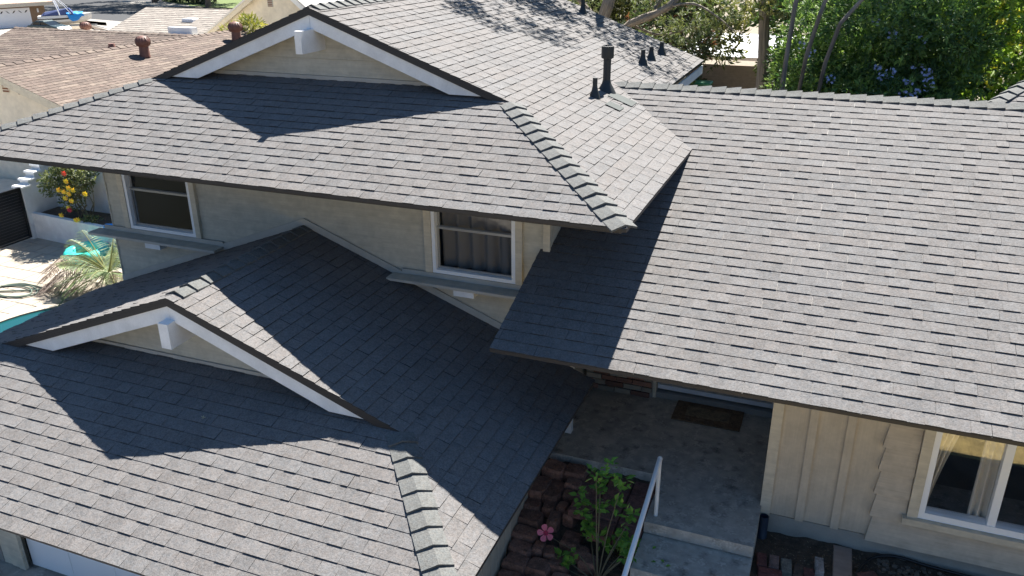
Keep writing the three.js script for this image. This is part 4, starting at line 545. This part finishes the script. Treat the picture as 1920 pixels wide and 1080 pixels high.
{
  const h = base('cream_house', 'cream stucco house with a steep gable and small vent behind the near roof', 'house'), z = -26, ax = -23.0, ay = .95, sl = .618, sr = .775;
  const w = new MB(); w.prism([V(ax - 4.2, -4.5, z - .35), V(ax + 3.6, -4.5, z - .35), V(ax + 3.6, ay - .2 - sr * 3.6, z - .35), V(ax, ay - .2, z - .35), V(ax - 4.2, ay - .2 - sl * 4.2, z - .35)], V(0, 0, -8)); w.build('wall', mt.cream, h);
  const r = new MB(); r.prism([V(ax, ay, z), V(ax + 4.6, ay - sr * 4.6, z), V(ax + 4.6, ay - .1 - sr * 4.6, z), V(ax, ay - .1, z)], V(0, 0, -9)); r.prism([V(ax, ay, z), V(ax - 4.8, ay - sl * 4.8, z), V(ax - 4.8, ay - .1 - sl * 4.8, z), V(ax, ay - .1, z)], V(0, 0, -9)); r.build('roof', mt.paleRoof, h);
  const a = new MB(); a.prism([V(ax, ay - .105, z - .02), V(ax - 4.8, ay - .105 - sl * 4.8, z - .02), V(ax - 4.8, ay - .33 - sl * 4.8, z - .02), V(ax, ay - .33, z - .02)], V(0, 0, -.08)); a.build('barge_board', mt.trim, h); const b = new MB(); b.prism([V(ax, ay - .105, z - .02), V(ax + 4.6, ay - .105 - sr * 4.6, z - .02), V(ax + 4.6, ay - .36 - sr * 4.6, z - .02), V(ax, ay - .36, z - .02)], V(0, 0, -.08)); b.build('barge_board', mt.white, h);
  const v = new MB(); v.box(-23.63, -.42, z - .35, -23.33, .3, z - .33); const vm = v.build('gable_vent', mt.flash, h); for (let k = 0; k < 9; k++) { const l = new MB(); l.box(-23.6, -.40 + k * .075, z - .329, -23.36, -.365 + k * .075, z - .315); l.build('louvre', mt.redBrown, vm); }
  const R = rng(808); shrub('garden_shrub', 'yellow-green spiky shrub in front of the cream gable', 'shrub', [[-22.4, -1.15, -22.2, .5, .28, .4, 60], [-21.55, -.85, -22.3, .6, .42, .4, 90], [-21.9, -1.9, -22.3, .8, .6, .5, 60]], { L: .26, asp: .2, per: 6, col: R2 => mixC([.12, .17, .02], [.42, .40, .06], R2()) }, [[V(-21.9, -4.5, -22.4), V(-21.8, -2.6, -22.3), V(-21.7, -1.2, -22.3)]], R);
}
{ // house with the panelled garage door, far left
  const h = base('tan_house', 'far tan house with a wide white garage door at the upper left corner', 'house'); const a = V(-.3, 0, .954).normalize(), n = V(a.z, 0, -a.x), C = V(-89.4, 0, -69.6); const at = (s, y, o) => C.clone().addScaledVector(a, s).addScaledVector(n, o).setY(y);
  const pr = (name, mat, s0, s1, y0, y1, o, th, par = h) => { const m = new MB(); m.prism([at(s0, y0, o), at(s1, y0, o), at(s1, y1, o), at(s0, y1, o)], n.clone().multiplyScalar(-th)); return m.build(name, mat, par); };
  pr('wall', mt.brownWall, -.55, 12, GF, -4.35, 0, 9); const gd = pr('garage_door', mt.vinyl, 1.2, 6.0, GF + .02, -4.9, .06, .05);
  for (let k = 0; k < 6; k++) { const s = 1.65 + k * .68, m = new MB(), q = k % 2 ? .16 : -.16; m.prism([at(s - .2, -5.3 - q, .065), at(s - .02, -5.38, .065), at(s + .2, -5.3 + q, .065), at(s + .02, -5.2, .065)], n.clone().multiplyScalar(.01)); m.build('pane', mt.carGlass, gd); }
  const rf = new MB(); rf.prism([at(-1.4, -4.3, .9), at(13, -4.3, .9), at(13, -2.0, -5.5), at(-1.4, -2.0, -5.5)], V(0, -.1, 0)); rf.prism([at(-1.4, -2.0, -5.5), at(13, -2.0, -5.5), at(13, -4.3, -11), at(-1.4, -4.3, -11)], V(0, -.1, 0)); rf.build('roof', mt.fence, h); pr('fascia_board', mt.trim, -1.4, 13, -4.72, -4.33, .93, .06); pr('wall_lamp', mt.white, .22, .4, -5.5, -5.05, .12, .1);
}
{ // boat on its trailer
  const t = base('motor_boat', 'white motor boat with a blue tarp over its bow, parked by the street', 'boat'); t.position.set(-82.9, GF, -66.9); t.rotation.y = .76; t.scale.set(.82, 1.05, .9);
  const st = []; const N = 14; for (let i = 0; i <= N; i++) { const u = i / N, x = -3 + 6.6 * u, b = 1.05 * Math.sqrt(Math.max(0, 1 - Math.pow(u, 3.2))) + .015, k = .55 + .55 * Math.pow(u, 5); st.push([V(x, k, 0), V(x, .85 + .2 * u * u, b * .82), V(x + .15 * u, 1.28 + .16 * u * u, b), V(x + .18 * u, 1.52 + .2 * u * u, b * .97)]); }
  const strip = (mb, i0, j) => { for (let i = 0; i < N; i++) for (const s of [1, -1]) { const f = q => V(q.x, q.y, q.z * s), A = [f(st[i][j]), f(st[i + 1][j]), f(st[i + 1][j + 1]), f(st[i][j + 1])]; mb.poly(s > 0 ? A : A.reverse()); } };
  const h1 = new MB(); strip(h1, 0, 0); strip(h1, 0, 1); strip(h1, 0, 2); for (let i = 0; i < N; i++) h1.poly([V(st[i][3].x, st[i][3].y, st[i][3].z), V(st[i + 1][3].x, st[i + 1][3].y, st[i + 1][3].z), V(st[i + 1][3].x, st[i + 1][3].y, -st[i + 1][3].z), V(st[i][3].x, st[i][3].y, -st[i][3].z)]); h1.poly([st[0][0], st[0][1], st[0][2], st[0][3], V(-3, st[0][3].y, -st[0][3].z), V(-3, st[0][2].y, -st[0][2].z), V(-3, st[0][1].y, -st[0][1].z)]); h1.build('hull', mt.boat, t);
  for (const s of [1, -1]) { const m = new MB(); for (let i = 0; i < 10; i++) { const q = (k, j, e) => { const p = st[k][1].clone().lerp(st[k][2], j); return V(p.x, p.y, (p.z + .012) * s); }; const A = [q(i, .55), q(i + 1, .55), q(i + 1, .95), q(i, .95)]; m.poly(s > 0 ? A : A.reverse()); } m.build('stripe', mt.black, t); }
  const cv = new MB(); cv.hexa([V(-2.6, 1.55, -1), V(1.6, 1.6, -.98), V(1.6, 1.6, .98), V(-2.6, 1.55, 1)], [V(-2.2, 1.85, -.6), V(1.0, 2.25, -.5), V(1.0, 2.25, .5), V(-2.2, 1.85, .6)]); cv.build('canvas_cover', mt.boatCover, t);
  const tp = [], ti = []; for (let i = 0; i <= 14; i++) for (let j = 0; j <= 10; j++) { const u = i / 14, v = j / 10, x = .6 + u * 2.0, wd = 1.05 * Math.sqrt(Math.max(.03, 1 - Math.pow((x + 3) / 6.6, 3.2))) + .05; const s = v * 2.1 - 1.0; const over = Math.max(0, s - .55), z = Math.min(s, .58) / .58 * wd + .02; tp.push(x + over * .5, 1.80 - u * .05 - over * (1.1 + .5 * Math.sin(u * 5)) + .04 * Math.sin(u * 14 + v * 9), z + over * .1); } for (let i = 0; i < 14; i++) for (let j = 0; j < 10; j++) { const a = i * 11 + j; ti.push(a, a + 1, a + 12, a, a + 12, a + 11); } const tg = new THREE.BufferGeometry(); tg.setAttribute('position', new THREE.Float32BufferAttribute(tp, 3)); tg.setIndex(ti); tg.computeVertexNormals(); const tm = new THREE.Mesh(tg, mt.tarp); tm.name = 'tarp'; tm.castShadow = true; t.add(tm);
  const tw = new MB(); for (const s of [-1, 1]) { tw.tube([V(-.2, 1.5, s * .95), V(-.5, 2.5, s * .85), V(-.9, 3.5, s * .7)], .07, 10, 6); tw.tube([V(1.2, 1.7, s * .9), V(.4, 2.6, s * .8), V(-.6, 3.4, s * .7)], .03, 10, 6); } tw.tube([V(-.9, 3.5, -.7), V(-.9, 3.55, 0), V(-.9, 3.5, .7)], .05, 8, 6); tw.build('tower', mt.vinyl, t);
  const tl = new MB(); tl.box(-2.8, .4, -.7, 2.2, .5, -.6); tl.box(-2.8, .4, .6, 2.2, .5, .7); tl.box(2.2, .4, -.06, 4.2, .5, .06); tl.box(-2.5, .4, -.6, -2.4, .5, .6); tl.box(.5, .4, -.6, .6, .5, .6); tl.box(2.6, .5, -.1, 2.75, 1.2, .1); tl.build('trailer', mt.metalGrey, t); for (const s of [-1, 1]) { const w = new MB(); w.geo(new THREE.CylinderGeometry(.33, .33, .22, 20), new THREE.Matrix4().makeRotationX(Math.PI / 2).setPosition(-.9, .33, s * .95)); w.build('wheel', mt.black, t); }
}
{ // parked car in front of the boat
  const c = base('parked_car', 'dark grey-green car parked below the white boat', 'car'); c.position.set(-79.4, GF + .06, -61.8); c.rotation.y = .05;
  const body = (mb, pts, w0, w1, taper = .0) => { const S = new THREE.Shape(pts.map(q => new THREE.Vector2(q[0], q[1]))); const g = new THREE.ExtrudeGeometry(S, { depth: w0 * 2 - .16, bevelEnabled: true, bevelSize: .08, bevelThickness: .08, bevelSegments: 3, curveSegments: 8 }); g.translate(0, 0, -w0 + .08); mb.geo(g); };
  const b = new MB(); body(b, [[-2.2, .35], [-2.25, .75], [-1.9, .95], [-1.2, 1.0], [1.1, .98], [2.0, .82], [2.25, .6], [2.2, .35]], .88); b.build('body', mt.car, c); const g = new MB(); body(g, [[-1.7, .95], [-1.0, 1.33], [.1, 1.36], [1.15, .96]], .72); g.build('window', mt.carGlass, c); const r = new MB(); body(r, [[-1.02, 1.36], [-.9, 1.42], [.0, 1.43], [.15, 1.38]], .70); r.build('roof', mt.car, c);
  for (const s of [-1, 1]) { for (const [x0, y0, x1, y1] of [[-1.72, 1.0, -1.0, 1.4], [1.17, 1.0, .12, 1.4], [-.35, .98, -.35, 1.4]]) { const p = new MB(); p.tube([V(x0, y0, s * .76), V((x0 + x1) / 2, (y0 + y1) / 2 + .02, s * .75), V(x1, y1, s * .71)], .04, 6, 6); p.build('pillar', mt.car, c); } for (const x of [-1.4, 1.4]) { const w = new MB(); w.geo(new THREE.CylinderGeometry(.32, .32, .2, 22), new THREE.Matrix4().makeRotationX(Math.PI / 2).setPosition(x, .32, s * .85)); const wh = w.build('wheel', mt.black, c); const rm = new MB(); rm.geo(new THREE.CylinderGeometry(.2, .2, .02, 14), new THREE.Matrix4().makeRotationX(Math.PI / 2).setPosition(x, .32, s * .96)); rm.build('rim', mt.metalGrey, wh); } const hl = new MB(); hl.rbox(2.2, .62, s * .62, .12, .14, .32, 0, null, .03); hl.build('headlight', mt.vinyl, c); const tl = new MB(); tl.rbox(-2.24, .68, s * .64, .1, .14, .3, 0, null, .03); tl.build('tail_light', mt.rust, c); }
}
{ // street trees: one trunk shows on the far lawn, their crowns shade the street
  const R = rng(909); const st = (label, x, z, n, r, h) => { const t = base('street_tree', label, 'tree'), m = new MB(); m.limb([V(x, GF, z), V(x + .1, GF + 3, z), V(x, GF + 7, z)], .45, .28, null, 8, 8); m.build('trunk', mt.bark, t); const c = new MB(), cc = []; for (let i = 0; i < n; i++) cc.push([x + (R() - .5) * 2 * r, GF + h + (R() - .5) * 3, z + (R() - .5) * 2 * r, 1.3, .9, 1.3, 26]); crown(c, cc, { L: .6, asp: .4, per: 6, loose: .6, col: R2 => mixC([.03, .06, .02], [.10, .14, .04], R2()) }, R); c.build('crown', mt.leaf, t); };
  st('street tree with a thick dark trunk on the far lawn', -89.6, -99.2, 44, 7, 9.5); st('broad street tree beyond the frame shading the asphalt', -104, -103.5, 80, 10, 10.5); st('street tree standing past the far kerb', -97, -106, 60, 9, 11);
  const b = base('hedge', 'dark low hedge along the far side of the street', 'hedge'), c = new MB(), cc = []; for (let i = 0; i < 16; i++) cc.push([-92 - i * .95, GF + .9, -103.5 - i * .3 + R(), .9, .9, .9, 40]); crown(c, cc, { L: .4, asp: .4, per: 6, col: R2 => mixC([.015, .03, .01], [.07, .10, .03], R2()) }, R); c.build('foliage', mt.leaf, b);
}

// ------------------------------------------------------------------ front garden and entrance
{
  const R = rng(111);
  const rw = base('retaining_wall', 'stepped bank of rough dark red garden blocks beside the garage wall', 'retaining wall');
  const yb = z => -3.66 - .3 * z;
  for (const [x, z, w, l] of [[-.91, -.79, .27, .21], [-.65, -.81, .25, .21], [-1.0, -.5, .21, .34], [-.81, -.5, .19, .34], [-.62, -.62, .18, .14], [-.61, -.48, .18, .12], [-.99, -.25, .19, .15], [-.8, -.27, .14, .15], [-.96, -.08, .26, .2], [-.69, -.13, .13, .22], [-.95, .13, .27, .17], [-.93, .31, .25, .16], [-.91, .49, .26, .18], [-.66, .47, .23, .2], [-.6, .26, .14, .15], [-.47, .36, .22, .17], [-.43, .06, .2, .22], [-.29, .18, .19, .16], [-.65, -.3, .12, .13], [-.74, .24, .12, .16], [-.52, -.24, .13, .22], [-.17, .27, .2, .17], [-.92, .68, .25, .17], [-.64, .7, .24, .18], [-.9, .88, .25, .18], [-.38, .56, .22, .2], [-.35, .8, .22, .2], [-.6, .92, .24, .19], [-.1, .52, .2, .18]]) {
    const m = new MB(), k = .75 + R() * .5, col = [.30 * k, .17 * k, .135 * k], n = 12, h = .12 + R() * .03, y0 = yb(z) - .05, tw = (R() - .5) * .3, bo = [], to = [], tt = [];
    for (let i = 0; i < n; i++) { const a = i / n * 6.283 + .3, sq = 1 / Math.pow(Math.pow(Math.abs(Math.cos(a)), 7) + Math.pow(Math.abs(Math.sin(a)), 7), 1 / 7), jx = 1 + (R() - .5) * .14, ex = Math.cos(a) * sq * w * .53 * jx, ez = Math.sin(a) * sq * l * .53 * jx; const X = x + ex * Math.cos(tw) + ez * Math.sin(tw), Z = z - ex * Math.sin(tw) + ez * Math.cos(tw); bo.push(V(X, y0, Z)); to.push(V(x + (X - x) * 1.02, y0 + h * .72, z + (Z - z) * 1.02)); tt.push(V(x + (X - x) * .88, y0 + h + (R() - .5) * .01, z + (Z - z) * .88)); }
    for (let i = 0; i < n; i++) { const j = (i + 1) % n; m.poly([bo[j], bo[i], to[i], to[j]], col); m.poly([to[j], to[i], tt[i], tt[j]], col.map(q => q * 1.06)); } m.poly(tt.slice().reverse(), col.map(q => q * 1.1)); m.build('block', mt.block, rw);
  }
  const pv = base('paver_patch', 'square dark red pavers laid flat beside the entrance landing', 'pavers'); for (let i = 0; i < 3; i++) for (let j = 0; j < 4; j++) { const x = -.54 + i * .29, z = -.94 + j * .27; if (j > 2 && i < 1) continue; const m = new MB(), k = .85 + R() * .3; m.rbox(x + .14, -3.51 + (j > 2 ? -.02 : 0) + R() * .008, z + .13, .275, .1, .255, (R() - .5) * .03, [.29 * k, .155 * k, .14 * k], .008); m.build('paver', mt.block, pv); }
  // handrail
  const hr = base('handrail', 'white tubular metal handrail running down beside the concrete steps', 'handrail'); const a = new MB(); a.tube([V(.42, -2.575, -.27), V(.42, -2.585, -.2), V(.42, -2.64, .0), V(.42, -2.84, .75), V(.42, -3.0, 1.35)], .026, 40, 12); a.build('rail', mt.white, hr); for (const [z, yt, y0] of [[-.26, -2.565, -3.3], [1.2, -2.95, -3.75]]) { const q = new MB(); q.geo(new THREE.CylinderGeometry(.022, .022, yt - y0, 14), new THREE.Matrix4().makeTranslation(.42, (yt + y0) / 2, z)); q.geo(new THREE.SphereGeometry(.028, 14, 10), new THREE.Matrix4().makeTranslation(.42, yt - .008, z)); q.build('post', mt.white, hr); }
  const dm = base('door_mat', 'dark brown door mat with a lighter centre panel on the porch', 'door mat'); const q = new MB(); q.rbox(.615, -3.296, -2.5, .87, .016, .50, 0, null, .006); q.build('border', mt.mat, dm); const q2 = new MB(); q2.rbox(.615, -3.279, -2.51, .56, .004, .24, 0, null, .002); q2.build('panel', mt.matMid, dm);
  // hibiscus
  const hb = base('hibiscus_bush', 'leggy hibiscus with glossy green leaves and one pink flower by the handrail', 'shrub');
  const gl = R2 => mixC([.09, .24, .02], [.28, .52, .05], R2()), Bz = V(-.02, -3.82, .42);
  const tips = [[-.11, -2.53, .31], [.04, -2.42, .32], [.15, -2.57, .3], [-.26, -2.86, .27], [-.07, -2.7, .28], [-.24, -3.04, .25], [-.07, -2.94, .25], [-.22, -3.27, .21], [.24, -3.02, .23], [.12, -2.9, .25], [-.17, -3.38, .2], [-.04, -3.45, .18], [.16, -3.27, .2], [.2, -3.5, .2], [-.48, -3.72, .35], [.3, -3.42, .2], [.07, -3.48, .17], [.23, -3.4, .2], [.28, -3.3, .45], [-.35, -3.6, .4]];
  for (const [x, y, z] of tips.filter((_, i) => i % 2 === 0 || i > 12)) { const s = new MB(); s.limb([Bz.clone(), V(Bz.x + (x - Bz.x) * .35, Bz.y + (y - Bz.y) * .45, Bz.z + (z - Bz.z) * .3 + .03), V(x, y - .04, z)], .009, .0035, null, 6, 10); s.build('stem', mt.stem, hb); }
  const lf = new MB(); for (const [x, y, z] of tips) for (let i = 0; i < 19; i++) { const d = rdir(R); d.y = d.y * .5 + .1; const c = V(x, y, z).add(rdir(R).multiply(V(.06, .075, .06))); const cc = gl(R), L = .06 + R() * .05; leafQuad(lf, c, d, V(0, 1, 0).add(rdir(R).multiplyScalar(.4)), L, L * .62, cc, R); } lf.build('foliage', mt.leaf, hb);
  const fs = new MB(); fs.limb([Bz.clone(), V(-.25, -3.55, .36), V(-.5, -3.52, .28), V(-.63, -3.5, .24)], .007, .004, null, 6, 10); fs.build('flower_stem', mt.stem, hb);
  const fl = new MB(), fc = V(-.66, -3.47, .25), nn = V(.15, .6, .75).normalize(), e1 = V().crossVectors(nn, V(0, 1, 0)).normalize(), e2 = V().crossVectors(e1, nn); for (let p = 0; p < 5; p++) { const aa = p * 1.2566, dd = e1.clone().multiplyScalar(Math.cos(aa)).addScaledVector(e2, Math.sin(aa)), ss = V().crossVectors(nn, dd), at = (q, w, hh) => fc.clone().addScaledVector(dd, q).addScaledVector(ss, w).addScaledVector(nn, hh + p * .0012); const rim = [[.03, -.018], [.062, -.034], [.085, -.028], [.095, -.008], [.092, .012], [.082, .03], [.06, .034], [.03, .018]].map(([q, w], i) => at(q, w, .012 + q * .12 + (i % 2) * .005)); for (let i = 0; i + 1 < rim.length; i++) fl.tri(at(.004, 0, .004), rim[i], rim[i + 1], [.88, .24, .34]); fl.poly([at(.003, -.006, .009), at(.026, -.01, .017), at(.03, 0, .019), at(.026, .01, .017), at(.003, .006, .009)], [.62, .05, .14]); } const hf = fl.build('flower', mt.petal, hb); const pi = new MB(); pi.limb([fc.clone(), fc.clone().addScaledVector(nn, .06)], .005, .003, [.7, .05, .1], 6, 4); pi.build('pistil', mt.petal, hf);
  // loose bricks, plank and hose in the earth under the window
  const bk = (label, x, z, w, l, h, turn, c, y = -3.66) => { const t = base('brick', label, 'brick', 'bricks edging the earth bed'), m = new MB(); m.rbox(x, y, z, w, h, l, turn, c, .008); m.build('brick', mt.block, t); };
  bk('red edging brick touching the concrete steps', 1.56, -.30, .10, .2, .09, .12, [.26, .10, .09]); bk('pale pinkish brick, second from the concrete steps', 1.685, -.31, .10, .2, .09, .05, [.30, .20, .18]); bk('grey stone block, third from the concrete steps', 1.81, -.30, .11, .2, .09, .1, [.26, .25, .22]); bk('dark earthy brick, fourth from the concrete steps', 1.935, -.29, .10, .2, .07, -.04, [.14, .10, .08]); bk('short dark red brick, fifth from the concrete steps', 2.04, -.26, .11, .18, .08, .1, [.22, .09, .08]); bk('whitish brick standing tilted at the end of the brick row', 2.13, -.40, .085, .22, .12, .08, [.52, .46, .44]); bk('reddish brown brick corner by the gravel', 2.62, -.40, .2, .2, .09, .5, [.24, .11, .09]);
  bk('long red brick lying lengthwise below the brick row', 1.66, -.14, .24, .1, .09, .1, [.28, .09, .08]);
  const pk = base('plank', 'weathered grey brown plank lying in the earth against the foundation', 'plank'); const pm = new MB(); pm.rbox(2.36, -3.64, -.42, .19, .045, .85, .02, null, .008); pm.build('plank', mt.fence, pk); mt.fence;
  const hs = base('irrigation_hose', 'black hose curving over the earth below the wide window', 'hose'); const hm = new MB(); hm.tube([V(2.47, -3.60, -.30), V(2.53, -3.59, -.55), V(2.66, -3.58, -.76), V(2.86, -3.57, -.84), V(3.2, -3.58, -.82), V(3.6, -3.58, -.8), V(4.6, -3.58, -.78)], .016, 60, 8); hm.build('hose', mt.black, hs);
  const gv = new MB(); for (let i = 0; i < 1500; i++) { const x = 2.7 + R() * 3, z = -.78 + R() * 1.0, s = .012 + R() * .022, k = .6 + R() * .8; gv.geo(new THREE.IcosahedronGeometry(s, 0), new THREE.Matrix4().makeScale(1, .6, 1).setPosition(x, -3.61 + R() * .02, z), [.22 * k, .19 * k, .16 * k]); } const g = gv.build('gravel', mt.block); g.userData = { kind: 'stuff' }; scene.add(g);
  const db = new MB(); for (let i = 0; i < 260; i++) { const x = 1.6 + R() * 1.4, z = -.8 + R() * .9, d = rdir(R); d.y *= .2; const k = .5 + R(); leafQuad(db, V(x, -3.60, z), d, V(0, 1, 0), .02 + R() * .03, .015, [.20 * k, .15 * k, .09 * k], R); } const dl = db.build('leaf_litter', mt.leaf); dl.userData = { kind: 'stuff' }; scene.add(dl);
  for (const [label, x, y, z, c] of [['tiny dry leaf lying in the gable shadow on the garage roof', -3.834, -1.936, 1.602, [.5, .42, .25]], ['small green sprig lying on the upper roof beside the short vent pipes', -1.33, .512, -6.65, [.16, .3, .06]]]) { const t = base('leaf', label, 'leaf'), m = new MB(); for (let i = 0; i < 6; i++) leafQuad(m, V(x, y, z), V(Math.cos(i * 1.9), .1, Math.sin(i * 1.9)), V(0, 1, 0), .02 + (i % 3) * .012, .012, c, R); m.build('leaf', mt.leaf, t); }
  const lv = base('fallen_leaves', 'few fallen green leaves on the lower concrete step', 'leaves'); const lm = new MB(); for (const [x, z] of [[.48, .12], [.56, .3], [.66, .33], [.6, .24]]) leafQuad(lm, V(x, -3.442, z), rdir(R).setY(.08), V(0, 1, 0), .06, .035, gl(R), R); lm.build('leaf', mt.leaf, lv);
}
renderer.render(scene, camera);
